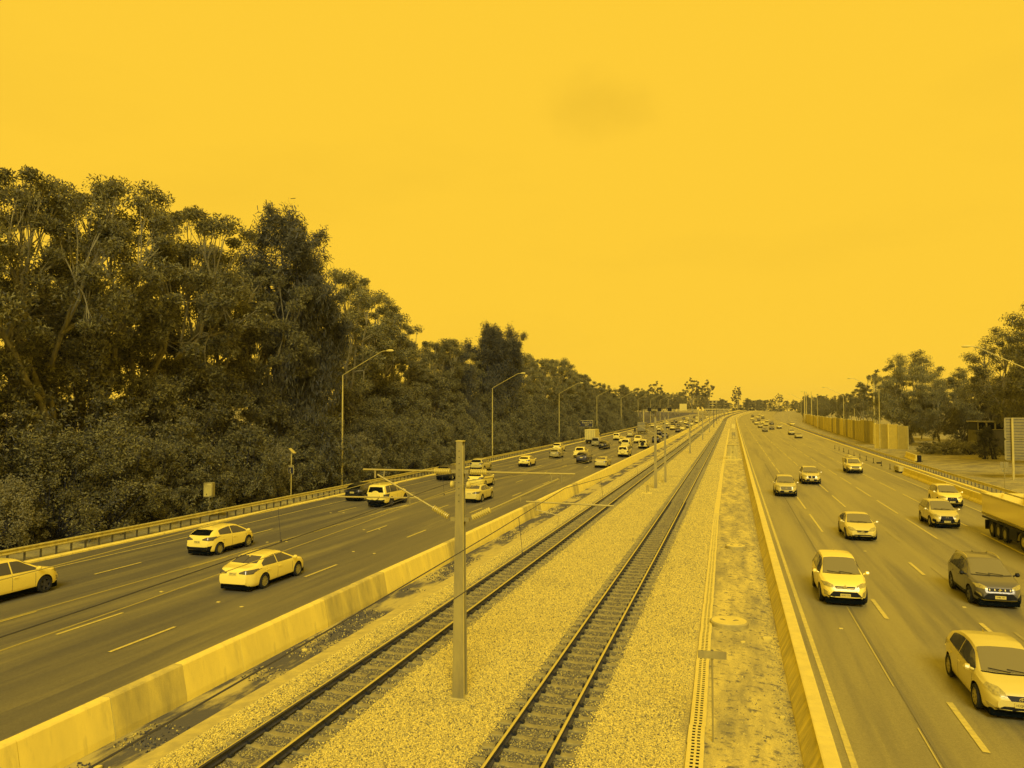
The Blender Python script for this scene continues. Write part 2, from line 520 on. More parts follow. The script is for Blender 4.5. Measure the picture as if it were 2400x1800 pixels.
# faint ghosts of an old line and the centre sealing joint
for y in (27.5, 39.5, 51.5):
    dash(right_road, 9.6, y, 4.2, 0.12, mat('ghost_line', 0.66, 0.6))
for y in (12, 24.5, 37):
    dash(right_road, 4.35, y, 9.5, 0.035, mat('old_joint_line', 0.84, 0.6))
sweep(MB(), [(4.42, ROAD + 0.008), (4.50, ROAD + 0.008)], 5, 120).build('sealed_joint', mat('joint_seal', 0.46, 0.6), right_road)
# raised pavement markers
mk = MB().cbox((0, 0, 0.012), (0.14, 0.12, 0.024), 0.01).mesh('road_stud', M_PLATE)
for x, y in ((-20.6, 27.6), (-19.2, 27.2), (-20.7, 39.6), (-19.3, 39.4), (-24.2, 28.5), (-27.2, 41), (-26.2, 41.5), (-23.8, 47), (-22.9, 47.5),
             (-30.2, 54), (-29.3, 54.4), (-23.6, 35), (-24.4, 34.7), (7.1, 47.6), (3.7, 30.5), (8.9, 35.2), (6.9, 29.4), (8.5, 27.2)):
    link('road_stud', mk, left_road if x < 0 else right_road, P(x, y, ROAD + 0.001))

# ---- left concrete barrier: precast panels
lb = empty('concrete_barrier', P(-14.1, 10, -0.5), 0, 'tall pale precast concrete barrier between left carriageway and railway', 'barrier')
PB = [(0.23, 0.0), (0.215, 0.18), (0.06, 0.95), (0.03, 0.985), (-0.20, 0.985), (-0.23, 0.95), (-0.30, 0.0)]
def panel_mesh(ln, m):
    mm = MB()
    mm.prism([(p[0], p[1]) for p in PB], (0, 0.006, 0), (1, 0, 0), (0, 0, 1), (0, ln - 0.012, 0))
    return mm.mesh('panel', m)
PM = [panel_mesh(2.45, M_CONC), panel_mesh(2.45, M_CONC2)]
y = 10.05 - 2.45 * 6
i = 0
while y < 175:
    o = link('panel', PM[1] if i in (8, 12, 13, 17, 23, 24, 30) else PM[0], lb)
    p = P(-14.13, y, -0.48)
    o.location = Vector(p) - lb.location
    o.location.x += random.uniform(-0.008, 0.008); o.location.z += random.uniform(-0.006, 0.006)
    o.rotation_euler.x = math.atan2(zf(y + 2.45) - zf(y), 2.45)
    y += 2.45; i += 1
mm = MB(); sweep(mm, [(-14.13 + a, -0.48 + b) for a, b in PB], y, 850, True)
o = mm.build('far_panels', M_CONC, lb); o['kind'] = 'stuff'; o.matrix_parent_inverse = Matrix.Translation(-lb.location)
# dirt foot of the barrier on the road side
# ---- right concrete barrier: slip-formed, one long piece with a cap
rb = empty('concrete_barrier', P(1.75, 10, -0.6), 0, 'long low slip-formed concrete barrier beside oncoming traffic and dirt strip', 'barrier')
mm = MB(); sweep(mm, [(1.36, -0.62), (1.40, -0.40), (1.66, 0.10), (1.67, 0.165), (1.98, 0.165), (1.99, 0.10), (2.08, -0.5), (2.2, -0.72), (2.2, -0.9), (1.36, -0.9)], -30, 860, True)
M_CONC3 = mat('streaked_concrete', 1.02, 0.85, t2=0.78, scale=2.2, stretch=(1, 1.6, 0.16), detail=8, lo=0.34, hi=0.62, bump=0.3, bscale=20, t3=1.0, scale3=0.5, lo3=0.5, hi3=0.75)
o = mm.build('wall', M_CONC3, rb); o.matrix_parent_inverse = Matrix.Translation(-rb.location)
y = -6.0
while y < 850:
    ln = 6.0 if y < 120 else 60
    mm = MB(); sweep(mm, [(1.65, 0.166), (1.655, 0.19), (1.69, 0.20), (1.96, 0.20), (1.995, 0.19), (2.0, 0.166)], y + 0.012, y + ln - 0.012, True)
    o = mm.build('cap', M_CONCTOP, rb); o.matrix_parent_inverse = Matrix.Translation(-rb.location)
    y += ln

# ---- guardrails
def guardrail(name, label, x, y0, y1, face, step, ynear, zb=-0.6, top=0.72):
    g = empty(name, P(x, y0, zb), 0, label, 'guardrail')
    inv = Matrix.Translation(-g.location)
    t = top
    s = face
    prof = [(0.0, t - 0.31), (0.06, t - 0.28), (0.07, t - 0.24), (0.01, t - 0.185), (0.01, t - 0.125), (0.07, t - 0.07), (0.06, t - 0.03), (0.0, t)]
    pts = [(x + s * a, zb + b) for a, b in prof] + [(x + s * (a - 0.012), zb + b) for a, b in reversed(prof)]
    o = sweep(MB(), pts, y0, y1, True).build('rail_beam', M_GALV, g, 30); o.matrix_parent_inverse = inv
    pm = MB().box((0, 0, t * 0.5 - 0.06), (0.10, 0.06, t + 0.1)).box((s * 0.075, 0, t - 0.16), (0.06, 0.06, 0.24)).mesh('post', M_POST)
    y = y0 + 0.3; far = MB()
    while y < y1:
        p = P(x - s * 0.13, y, zb)
        if y < ynear:
            o = link('post', pm, g, Vector(p) - g.location)
        else:
            far.box((p[0], p[1], p[2] + t * 0.5 - 0.06), (0.10, 0.06, t + 0.1))
        y += step
    if far.v:
        o = far.build('far_posts', M_POST, g); o['kind'] = 'stuff'; o.matrix_parent_inverse = inv
    return g
guardrail('guardrail', 'steel guardrail along dark tree belt at left roadside', -36.0, -4, 420, 1, 1.0, 175)
guardrail('guardrail', 'steel guardrail on grassy verge beyond oncoming lanes', 23.95, 66, 380, -1, 1.33, 190, zb=-0.62, top=0.66)

# ================================================================== railway
def railway(cx, label):
    t = empty('railway_track', P(cx, 8, 0), 0, label, 'railway track')
    inv = Matrix.Translation(-t.location)
    G = 1.137 / 2
    for s in (-1, 1):
        x = cx + s * G
        web = [(x - 0.065, 0.0), (x - 0.065, 0.015), (x - 0.01, 0.03), (x - 0.01, 0.115), (x - 0.034, 0.125), (x - 0.034, 0.150),
               (x + 0.034, 0.150), (x + 0.034, 0.125), (x + 0.01, 0.115), (x + 0.01, 0.03), (x + 0.065, 0.015), (x + 0.065, 0.0)]
        o = sweep(MB(), web, -20, 880, True).build('rail', M_STEEL, t); o.matrix_parent_inverse = inv
        hd = [(x - 0.034, 0.1505), (x - 0.028, 0.160), (x, 0.164), (x + 0.028, 0.160), (x + 0.034, 0.1505)]
        h = sweep(MB(), hd, -20, 880, True).build('rail_head', M_RAILTOP, o, 50)
    sm = MB()
    # dished concrete sleeper
    ys_ = [(-1.03, 0.02), (-1.0, 0.0), (-0.8, 0.0), (-0.4, 0.0), (-0.25, -0.035), (0, -0.04), (0.25, -0.035), (0.4, 0), (0.8, 0), (1.0, 0), (1.03, 0.02)]
    vs, fs = [], []
    for xx, dz in ys_:
        zt = -0.004 + (dz if dz < 0 else -dz * 2)
        vs += [(xx, -0.115, -0.2), (xx, -0.10, zt - 0.012), (xx, -0.085, zt), (xx, 0.085, zt), (xx, 0.10, zt - 0.012), (xx, 0.115, -0.2)]
    n = len(ys_)
    for i in range(n - 1):
        fs += [(i * 6 + k, i * 6 + (k + 1) % 6, i * 6 + 6 + (k + 1) % 6, i * 6 + 6 + k) for k in range(6)]
    fs += [tuple(range(6)), tuple((n - 1) * 6 + k for k in range(5, -1, -1))]
    sm.add(vs, fs)
    sme = sm.mesh('sleeper', M_SLEEP)
    cm = MB()
    for q in (-1, 1):
        cm.box((q * 0.105, 0, 0.028), (0.075, 0.13, 0.05)).box((q * 0.062, 0, 0.045), (0.05, 0.075, 0.03), ry=q * 0.3)
        cm.tube([(q * 0.09, -0.06, 0.05), (q * 0.13, 0.0, 0.075), (q * 0.09, 0.06, 0.05)], 0.012, 5)
    cme = cm.mesh('rail_clip', M_CLIP)
    y = 6.0; far = MB()
    rnd = random.Random(int(cx * 100))
    while y < 420:
        p = P(cx, y, 0.0)
        if y < 100:
            s_ = link('sleeper', sme, t, Vector(p) - t.location + Vector((rnd.uniform(-.01, .01), 0, rnd.uniform(-.008, .004))))
            s_.rotation_euler.z = rnd.uniform(-.006, .006)
            if y < 62:
                for q in (-1, 1):
                    link('rail_clip', cme, s_, (q * G, 0, 0))
        else:
            far.box((p[0], p[1], p[2] - 0.05), (2.06, 0.22, 0.09))
        y += 0.672
    o = far.build('far_sleepers', M_SLEEP, t); o['kind'] = 'stuff'; o.matrix_parent_inverse = inv
    return t
railway(-9.67, 'railway track nearer the dark left carriageway, with concrete sleepers')
railway(-4.27, 'railway track nearer the slotted drain strip, at picture centre')

# ---- loose ballast stones (uncountable)
rng = np.random.default_rng(3)
def stone_points():
    N = 420000
    x = rng.uniform(-12.0, -1.25, N)
    y = 10.5 + (rng.random(N) ** 1.8) * 105
    prof = np.interp(x, [-12.1, -11.5, -11.0, -8.4, -7.0, -5.5, -3.0, -2.3, -1.1], [-0.40, -0.10, -0.055, -0.055, -0.10, -0.055, -0.055, -0.10, -0.30])
    keep = np.ones(N, bool)
    for cx in (-9.67, -4.27):
        ph = np.mod(y - 6.0 + 0.336, 0.672) - 0.336
        on = (np.abs(x - cx) < 1.0) & (np.abs(ph) < 0.125)
        keep &= ~(on & (rng.random(N) > 0.05))
        for s in (-1, 1):
            keep &= ~(np.abs(x - cx - s * 0.5685) < 0.075)
    keep &= ~((np.abs(x + 6.75) < 0.2) & (np.abs(y - 18.7) < 0.22))
    d = np.clip(y - 40, 0, None)
    z = prof + 0.003 * d + 1.2e-5 * d * d + rng.uniform(-0.012, 0.022, N)
    return np.stack([x, y, z], 1)[keep]
def points_stuff(name, pts, smin, smax, m, flat=0.75, seed=1):
    me = bpy.data.meshes.new(name)
    me.vertices.add(len(pts))
    me.vertices.foreach_set('co', pts.astype(np.float32).ravel())
    me.update()
    o = link(name, me); o['kind'] = 'stuff'
    ng = bpy.data.node_groups.new(name, 'GeometryNodeTree')
    ng.interface.new_socket('Geometry', in_out='INPUT', socket_type='NodeSocketGeometry')
    ng.interface.new_socket('Geometry', in_out='OUTPUT', socket_type='NodeSocketGeometry')
    N = ng.nodes.new; K = ng.links.new
    gi, go = N('NodeGroupInput'), N('NodeGroupOutput')
    ico = N('GeometryNodeMeshIcoSphere'); ico.inputs['Radius'].default_value = 1.0; ico.inputs['Subdivisions'].default_value = 1
    sm = N('GeometryNodeSetMaterial'); sm.inputs['Material'].default_value = m
    ip = N('GeometryNodeInstanceOnPoints')
    rr = N('FunctionNodeRandomValue'); rr.data_type = 'FLOAT_VECTOR'
    rr.inputs[0].default_value = (-3.1, -3.1, -3.1); rr.inputs[1].default_value = (3.1, 3.1, 3.1); rr.inputs['Seed'].default_value = seed
    rs = N('FunctionNodeRandomValue'); rs.data_type = 'FLOAT_VECTOR'
    rs.inputs[0].default_value = (smin, smin, smin * flat); rs.inputs[1].default_value = (smax, smax, smax * flat); rs.inputs['Seed'].default_value = seed + 5
    K(ico.outputs['Mesh'], sm.inputs[0]); K(gi.outputs[0], ip.inputs['Points']); K(sm.outputs[0], ip.inputs['Instance'])
    K(rr.outputs[0], ip.inputs['Rotation']); K(rs.outputs[0], ip.inputs['Scale']); K(ip.outputs[0], go.inputs[0])
    md = o.modifiers.new('scatter', 'NODES'); md.node_group = ng
    return o
def stone_mat(name, ts):
    m = bpy.data.materials.new(name); m.use_nodes = True
    nt = m.node_tree; b = nt.nodes['Principled BSDF']; b.inputs['Roughness'].default_value = 0.9
    oi = nt.nodes.new('ShaderNodeObjectInfo'); rp = nt.nodes.new('ShaderNodeValToRGB')
    while len(rp.color_ramp.elements) < len(ts): rp.color_ramp.elements.new(0.5)
    for k, (p_, t_) in enumerate(ts):
        rp.color_ramp.elements[k].position = p_; rp.color_ramp.elements[k].color = duo(t_)
    nt.links.new(oi.outputs['Random'], rp.inputs[0]); nt.links.new(rp.outputs[0], b.inputs['Base Color'])
    return m
SP = stone_points()
crib = np.zeros(len(SP), bool)
for cx in (-9.67, -4.27): crib |= np.abs(SP[:, 0] - cx - rng.normal(0, 0.12, len(SP))) < 0.95
points_stuff('ballast_stones', SP[~crib], 0.011, 0.027, stone_mat('ballast_stone', [(0, 0.36), (0.2, 0.76), (0.6, 0.97), (1, 1.08)]), seed=2)
points_stuff('crib_stones', SP[crib], 0.011, 0.027, stone_mat('oily_stone', [(0, 0.30), (0.5, 0.54), (1, 0.84)]), seed=9)
# leaf litter and rubble along the soil strip and the dirt strip
N = 5200
lx = -13.75 + rng.random(N) * 1.15; ly = 9 + rng.random(N) ** 1.5 * 60
patch = np.sin(ly * 0.55 + 1.3) + 0.6 * np.sin(ly * 1.7) > -0.1
dd = np.clip(ly - 40, 0, None)
pl = np.stack([lx, ly, -0.44 + 0.003 * dd + 1.2e-5 * dd * dd], 1)[patch]
points_stuff('leaf_litter', pl, 0.010, 0.050, stone_mat('litter', [(0, 0.10), (0.4, 0.28), (0.7, 0.55), (1, 0.95)]), 0.5, 4)
N = 4200
lx = np.concatenate([-0.45 + rng.random(N // 2) * 1.8, 1.35 - np.abs(rng.normal(0, 0.25, N // 2))]); ly = 9 + rng.random(N) ** 1.6 * 60
dd = np.clip(ly - 40, 0, None)
pl = np.stack([lx, ly, np.interp(lx, [-1.4, -0.5, 0.5, 1.5], [-0.31, -0.30, -0.33, -0.46]) + 0.003 * dd + 1.2e-5 * dd * dd], 1)
points_stuff('gravel', pl, 0.008, 0.035, stone_mat('gravel_bits', [(0, 0.40), (0.5, 0.62), (1, 0.95)]), 0.7, 6)

# ---- slotted cable trough
def trx(y):
    return float(np.interp(y, [-20, 16, 56, 95, 400], [-0.5, -0.86, -1.22, -1.35, -1.35]))
tr = empty('cable_trough', P(trx(9), 9, -0.3), 0, 'long pale slotted drain cover strip between ballast and dirt', 'drain')
inv = Matrix.Translation(-tr.location)
lid = MB()
W, Y1 = 0.37, 0.50
# lid: frame bars and rungs so that the two rows of slots are real openings
for dx, w in ((-0.14, 0.09), (0.0, 0.05), (0.14, 0.09)): lid.box((dx, 0.5, 0), (w, 0.99, 0.016))
k = 0.05
while k < 1.0:
    for dx in (-0.06, 0.06): lid.box((dx, k, -0.001), (0.076, 0.062, 0.013))
    k += 0.1666
lidm = lid.mesh('cover', M_CONCTOP)
y = 8.0
while y < 58:
    x = trx(y); x2 = trx(y + 1)
    o = link('cover', lidm, tr, Vector(P(x, y, -0.245)) - tr.location)
    o.rotation_euler.z = -math.atan2(x2 - x, 1); o.location.z += random.uniform(-.006, .006); o.location.x += random.uniform(-.01, .01)
    y += 1.0
ch = MB()
yy = [8 + 2 * k for k in range(26)]
ch.add([P(trx(a) + q * 0.17, a, -0.262) for a in yy for q in (-1, 1)], [(2 * i, 2 * i + 1, 2 * i + 3, 2 * i + 2) for i in range(len(yy) - 1)])
o = ch.build('slot_shade_sheet', M_UNDER, tr); o.matrix_parent_inverse = inv  # flat black sheet just below the slots, in place of the trough's shade
mm = MB(); yy = [58 + 8 * k for k in range(30)]
for a, b in zip(yy[:-1], yy[1:]):
    p, q = P(trx(a), a, -0.22), P(trx(b), b, -0.22)
    mm.add([(p[0] - .18, p[1], p[2]), (p[0] + .18, p[1], p[2]), (q[0] + .18, q[1], q[2]), (q[0] - .18, q[1], q[2]),
            (p[0] - .18, p[1], p[2] - .2), (p[0] + .18, p[1], p[2] - .2), (q[0] + .18, q[1], q[2] - .2), (q[0] - .18, q[1], q[2] - .2)],
           [(0, 1, 2, 3), (0, 3, 7, 4), (1, 5, 6, 2), (0, 4, 5, 1)])
o = mm.build('far_covers', M_CONCTOP, tr); o['kind'] = 'stuff'; o.matrix_parent_inverse = inv

# ---- pits, signs and cabinets beside the track
def pit(x, y, d, label):
    t = empty('pit_cover', P(x, y, -0.34), 0, label, 'pit cover')
    MB().lathe([(d / 2, 0), (d / 2, 0.17), (d / 2 - 0.02, 0.19), (d / 2 - 0.05, 0.19)], 'z', (0, 0, 0), 40).build('rim', mat('rim_concrete', .80, .9, t2=.66, scale=4), t, 40)  # rim toned darker than the lid
    MB().lathe([(d / 2 - 0.06, 0.18), (d / 2 - 0.065, 0.202), (0.01, 0.205)], 'z', (0, 0, 0), 40).build('lid', M_CONCTOP, t, 40)
    for s in (-1, 1):
        MB().tube([(s * 0.22 - 0.09, -.05 * s, 0.206), (s * 0.22, 0.0, 0.225), (s * 0.22 + 0.09, .05 * s, 0.206)], 0.014, 6).build('lifting_loop', M_POST, t)
pit(-0.2, 28.4, 1.32, 'large round concrete pit cover on dirt beside slotted drain')
pit(0.08, 44.3, 1.1, 'smaller round concrete pit cover farther up the dirt strip')
t = empty('track_sign', P(-0.51, 18.3, -0.32), 0.05, 'low sign plate on thin post beside slotted drain', 'sign')
MB().tube([(0, 0, -0.1), (0, 0, 2.1)], 0.022, 10).build('post', M_GALVD, t, 40)
MB().cbox((-0.0, -0.035, 1.98), (0.63, 0.02, 0.17), 0.008).build('plate', M_GALVD, t)
MB().box((0.0, -0.015, 1.98), (0.06, 0.03, 0.2)).build('bracket', M_POST, t)
t = empty('equipment_cabinet', P(-0.1, 121.7, -0.3), 0, 'grey two-door equipment cabinet on slab beside the railway', 'cabinet')
for s in (-1, 1):
    d = MB().cbox((s * 0.40, -0.62, 1.12), (0.78, 0.05, 2.0), 0.012).build('door', M_GALV, t)
    MB().box((s * 0.06, -0.66, 1.15), (0.03, 0.04, 0.22)).build('handle', M_BLACK, d)
MB().cbox((0, 0, 1.14), (1.64, 1.2, 2.1), 0.02).build('body', M_GALV, t)
MB().cbox((0, 0, 2.22), (1.74, 1.32, 0.06), 0.02).build('roof', M_GALV, t)
MB().box((0, -0.3, 0.02), (2.6, 2.6, 0.14)).build('slab', M_CONCTOP, t)
t = empty('handrail_frame', P(-0.4, 112, -0.3), 0, 'small white pipe handrail frame in front of equipment cabinet', 'handrail')
for a, b in (((-.7, 0), (-.7, 1.0)), ((0, 0), (0, 1.0)), ((.7, 0), (.7, 1.0)), ((-.7, 1.0), (.7, 1.0)), ((-.7, .5), (.7, .5)), ((-.7, .05), (.7, .05))):
    MB().tube([(a[0], 0, a[1]), (b[0], 0, b[1])], 0.035, 8).build('rail_pipe', M_CONCTOP, t)
t = empty('signal_box', P(0.1, 205, -0.3), 0, 'small signal case on legs far beside the track', 'signal case')
MB().cbox((0, 0, 1.15), (0.9, 0.6, 0.9), 0.02).build('case', M_GALVD, t)
for s in (-1, 1): MB().box((s * 0.35, 0, 0.35), (0.08, 0.4, 0.75)).build('leg', M_POST, t)
t = empty('signal_box', P(0.1, 300, -0.3), 0, 'pale control box beside track where the railway starts to bend', 'control box')
MB().cbox((0, 0, 0.9), (1.2, 0.9, 1.8), 0.03).build('case', M_CONCTOP, t)
MB().cbox((0, 0, 1.84), (1.4, 1.1, 0.08), 0.02).build('roof', M_GALV, t)

# ---- litter
lm = [MB().box((0, 0, 0.03), (0.26, 0.14, 0.05), 0.3, 0.15).mesh('litter', M_PLATE)]
def litter(x, y, z, s, rz, label):
    mm = MB(); r2 = random.Random(int(x * 90 + y))
    ring = [(s * r2.uniform(.6, 1) * math.cos(a * PI / 3.5), s * 0.6 * r2.uniform(.6, 1) * math.sin(a * PI / 3.5)) for a in range(7)]
    mm.prism(ring, (0, 0, 0), (1, 0, 0), (0, 1, 0.25), (0, 0, 0.03 + s * 0.15))
    o = mm.build('litter', M_PLATE); o.location = P(x, y, z); o.rotation_euler.z = rz
    tag(o, label, 'litter')
litter(1.02, 27.2, -0.38, 0.20, 0.3, 'crumpled white sheet of litter beside the barrier foot')
litter(1.10, 20.4, -0.40, 0.11, 1.0, 'small white scrap of litter at barrier foot nearest camera')
litter(0.25, 26.4, -0.32, 0.10, 0.6, 'torn white paper just in front of large round pit cover')
litter(-13.2, 22.0, -0.42, 0.12, 0.2, 'pale scrap lying in dark soil by left barrier')
litter(-13.1, 13.6, -0.42, 0.10, 0.9, 'pale leaf-sized scrap in soil at lower left')
litter(0.9, 40.5, -0.37, 0.10, 0.4, 'bright scrap on dirt beside the right barrier')

# ================================================================== overhead line
def insulator(mb, a, b, r=0.075, n=9):
    a, b = Vector(a), Vector(b)
    pts, rad = [], []
    for k in range(n):
        for f, q in ((0.0, 0.45), (0.25, 1.0), (0.55, 1.0), (0.8, 0.45)):
            pts.append(a.lerp(b, (k + f) / n)); rad.append(r * q)
    mb.tube(pts, rad, 12)
def mast(x, y, label, arms=True, h=6.5, w0=0.30, w1=0.165, m=None, detail=True):
    m = m or M_GALVD
    t = empty('catenary_mast', P(x, y, -0.1), 0, label, 'railway mast', 'overhead line masts between the tracks')
    mm = MB()
    # tapered H section: two flanges and a web
    d0, d1 = w0 * 0.95, w1 * 1.05
    for s in (-1, 1):
        a, b = w0 / 2, w1 / 2
        th = 0.018
        vs = []
        for z, hw, dd_ in ((0, a, d0 / 2), (h + 0.1, b, d1 / 2)):
            vs += [(-hw, s * dd_, z), (hw, s * dd_, z), (hw, s * (dd_ - th), z), (-hw, s * (dd_ - th), z)]
        mm.add(vs, [(0, 1, 5, 4), (1, 2, 6, 5), (2, 3, 7, 6), (3, 0, 4, 7), (0, 3, 2, 1), (4, 5, 6, 7)])
    vs = []
    for z, dd_ in ((0, d0 / 2 - 0.018), (h + 0.1, d1 / 2 - 0.018)):
        vs += [(-0.012, -dd_, z), (0.012, -dd_, z), (0.012, dd_, z), (-0.012, dd_, z)]
    mm.add(vs, [(0, 1, 5, 4), (1, 2, 6, 5), (2, 3, 7, 6), (3, 0, 4, 7)])
    mm.build('column', m, t)
    if detail:
        st = MB()
        st.add([(w0 * .5 + .002, -d0 / 2, 0.0), (w0 * .5 + .018, -d0 / 2, 0.0), (w1 * .5 + .018, -d1 / 2, h), (w1 * .5 + .002, -d1 / 2, h),
                (w0 * .5 + .002, -d0 / 2 + .03, 0.0), (w0 * .5 + .018, -d0 / 2 + .03, 0.0), (w1 * .5 + .018, -d1 / 2 + .03, h), (w1 * .5 + .002, -d1 / 2 + .03, h)],
               [(0, 1, 2, 3), (4, 7, 6, 5), (0, 3, 7, 4), (1, 5, 6, 2), (0, 4, 5, 1), (3, 2, 6, 7)])
        st.build('conduit', M_GALV, t)
        MB().cbox((0, 0, h + 0.115), (w1 + 0.03, d1 + 0.03, 0.03), 0.005).build('cap', M_GALV, t)
        bolts = MB()
        for k in range(9):
            bolts.lathe([(0.012, -0.01), (0.012, 0.0)], 'y', (0.0, -(d0 + (d1 - d0) * (5.0 + k * 0.16) / h) / 2 - 0.002, 5.0 + k * 0.16), 8)
        bolts.build('bolt_row', M_BLACK, t)
    MB().cbox((0, 0, 0.02), (w0 + 0.1, w0 + 0.1, 0.08), 0.02).build('base_plate', M_CONC2, t)
    if arms:
        A = 5.75
        for s in (-1, 1):
            e = s * (2.75 if s < 0 else 3.0)
            br = MB().box((s * 0.14, 0, A), (0.18, 0.10, 0.09)).box((s * 0.16, 0, 4.53), (0.18, 0.10, 0.09))
            br.build('bracket', M_GALVD, t)
            ins = MB(); insulator(ins, (s * 0.28, 0, A), (s * 0.72, 0, A)); ins.build('insulator', M_INSUL, t, 30)
            tb = MB().tube([(s * 0.70, 0, A), (e, 0, A + 0.0)], 0.025, 10)
            tb.build('top_tube', M_TUBE, t, 40)
            ins = MB(); a = Vector((s * 0.26, 0, 4.55)); b = Vector((e - s * 0.42, 0, A - 0.13))
            insulator(ins, a.lerp(b, 0.03), a.lerp(b, 0.24)); ins.build('insulator', M_INSUL, t, 30)
            MB().tube([a.lerp(b, 0.235), b], 0.024, 10).build('strut', M_TUBE, t, 40)
            MB().tube([(e - s * 0.35, 0, A), (e - s * 0.35, 0, A - 0.22)], 0.025, 8).tube([(e - s * 0.62, 0, A), (e - s * 0.6, 0, A - 0.2)], 0.02, 8).build('hanger', M_GALVD, t)
            rz_ = 5.02
            r0, r1 = s * 1.15, s * 3.55
            if s > 0: r0, r1 = 1.75, 3.95
            MB().tube([(r0, 0, rz_ + 0.02), (r1, 0, rz_ - 0.02)], 0.021, 8).build('registration_tube', M_TUBE, t, 40)
            q = a.lerp(b, 0.58)
            MB().tube([q, (q.x, 0, rz_ + 0.01)], 0.012, 6).tube([(r0 + s * 0.25, 0, rz_), (r0 + s * 0.25, 0, rz_ - 0.2)], 0.02, 6).build('dropper_rod', M_GALVD, t)
            k0 = r0 + s * 0.25
            MB().tube([(k0, 0, rz_ - 0.18), (k0 + s * 0.6, 0, rz_ - 0.30), (s * 2.55, 0, 4.53)], 0.013, 6).build('steady_arm', M_TUBE, t, 40)
            rg = MB().lathe([(0.03, -0.06), (0.085, -0.03), (0.085, 0.03), (0.03, 0.06)], 'x', (s * 0.22, 0, 5.42), 14)
            rg.build('feeder_insulator', M_INSUL, t, 40)
    return t
MX = -6.75
mast(-6.75, 18.7, 'tall tapered steel mast with insulated arms nearest the camera', True, 6.42, 0.31, 0.17)
mast(MX - .3, 73.5, 'thick steel mast of the pair standing between tracks, nearer one', False, 6.6)
mast(MX + .1, 79.5, 'slim steel mast of the pair between tracks, farther one', True, 6.5, 0.22, 0.15, detail=False)
ords = ['first single mast beyond the pair between the tracks', 'second single mast beyond the pair between the tracks', 'third single mast beyond the pair between the tracks',
        'fourth single mast beyond the pair between the tracks', 'fifth single mast beyond the pair between the tracks', 'sixth single mast beyond the pair between the tracks',
        'seventh single mast beyond the pair between the tracks', 'eighth single mast beyond the pair between the tracks', 'ninth single mast beyond the pair between the tracks',
        'tenth single mast beyond the pair between the tracks']
MY = [132, 188, 244, 300, 356, 412, 468, 524, 580, 640]
for k, y in enumerate(MY):
    mast(MX - .2, y, ords[k], k < 8, 6.5, 0.28, 0.2, M_GALVD if k < 3 else mat('dark_mast_steel', 0.30, 0.6), detail=False)
# footing beside second mast
t = empty('cable_stub', P(-7.4, 69, -0.1), 0, 'short cable stub on small slab before the pair of masts', 'cable stub')
MB().cbox((0, 0, 0.02), (0.9, 0.5, 0.08), 0.02).build('slab', M_CONC, t)
MB().tube([(0, 0, 0), (0.02, 0, 0.7), (0.12, 0, 0.75), (0.14, 0, 0.2)], 0.04, 8).build('pipe', M_GALVD, t, 40)

SUP = [-38, 18.7, 73.5, 132, 188, 244, 300, 356, 412]
def wire(name, label, x, zs, sag, m, r=0.011, stag=0.0):
    mm = MB()
    pts, rad = [], []
    for k in range(len(SUP) - 1):
        a, b = SUP[k], SUP[k + 1]
        n = 10
        for i in range(n + (1 if k == len(SUP) - 2 else 0)):
            u = i / n
            y = a + (b - a) * u
            xx = x + stag * (((1 - 2 * u) if k % 2 else (2 * u - 1)))
            pts.append(P(xx, y, zs - sag * 4 * u * (1 - u)))
            rad.append(r)
    mm.tube(pts, rad, 5)
    o = mm.build(name, m)
    return tag(o, label, 'wire')
for x, nm in ((-9.3, 'left'), (-4.0, 'right')):
    which = 'over the track by the left carriageway' if nm == 'left' else 'over the track by the dirt strip'
    wire('messenger_wire', 'upper sagging messenger wire ' + which, x, 5.30, 0.55, M_WIREB if nm == 'left' else M_WIRE, 0.0085)
    c = wire('contact_wire', 'lower straight contact wire ' + which, x - 0.05, 4.46, 0.03, M_WIREB if nm == 'left' else M_WIRE, 0.0085, 0.15)
    for q, y in enumerate((14.4, 24.0, 33.5, 43.0, 52.5, 62.0)):
        k = max(i for i in range(len(SUP)) if SUP[i] <= y); u = (y - SUP[k]) / (SUP[k + 1] - SUP[k])
        xx = x - 0.05 + 0.15 * ((1 - 2 * u) if k % 2 else (2 * u - 1))
        p0 = P(x, y, 5.30 - 0.55 * 4 * u * (1 - u)); p1 = P(xx, y, 4.45)
        MB().tube([p0, p1], 0.005, 5).box((p1[0], p1[1], p1[2]), (0.03, 0.05, 0.05)).build('dropper', M_WIRE, c)
wire('feeder_wire', 'dark feeder wire fixed to left side of nearest mast', -7.12, 5.33, 0.62, M_WIRE, 0.009)
wire('feeder_wire', 'pale feeder wire fixed to right side of nearest mast', -6.6, 5.33, 0.55, M_WIREB, 0.007)

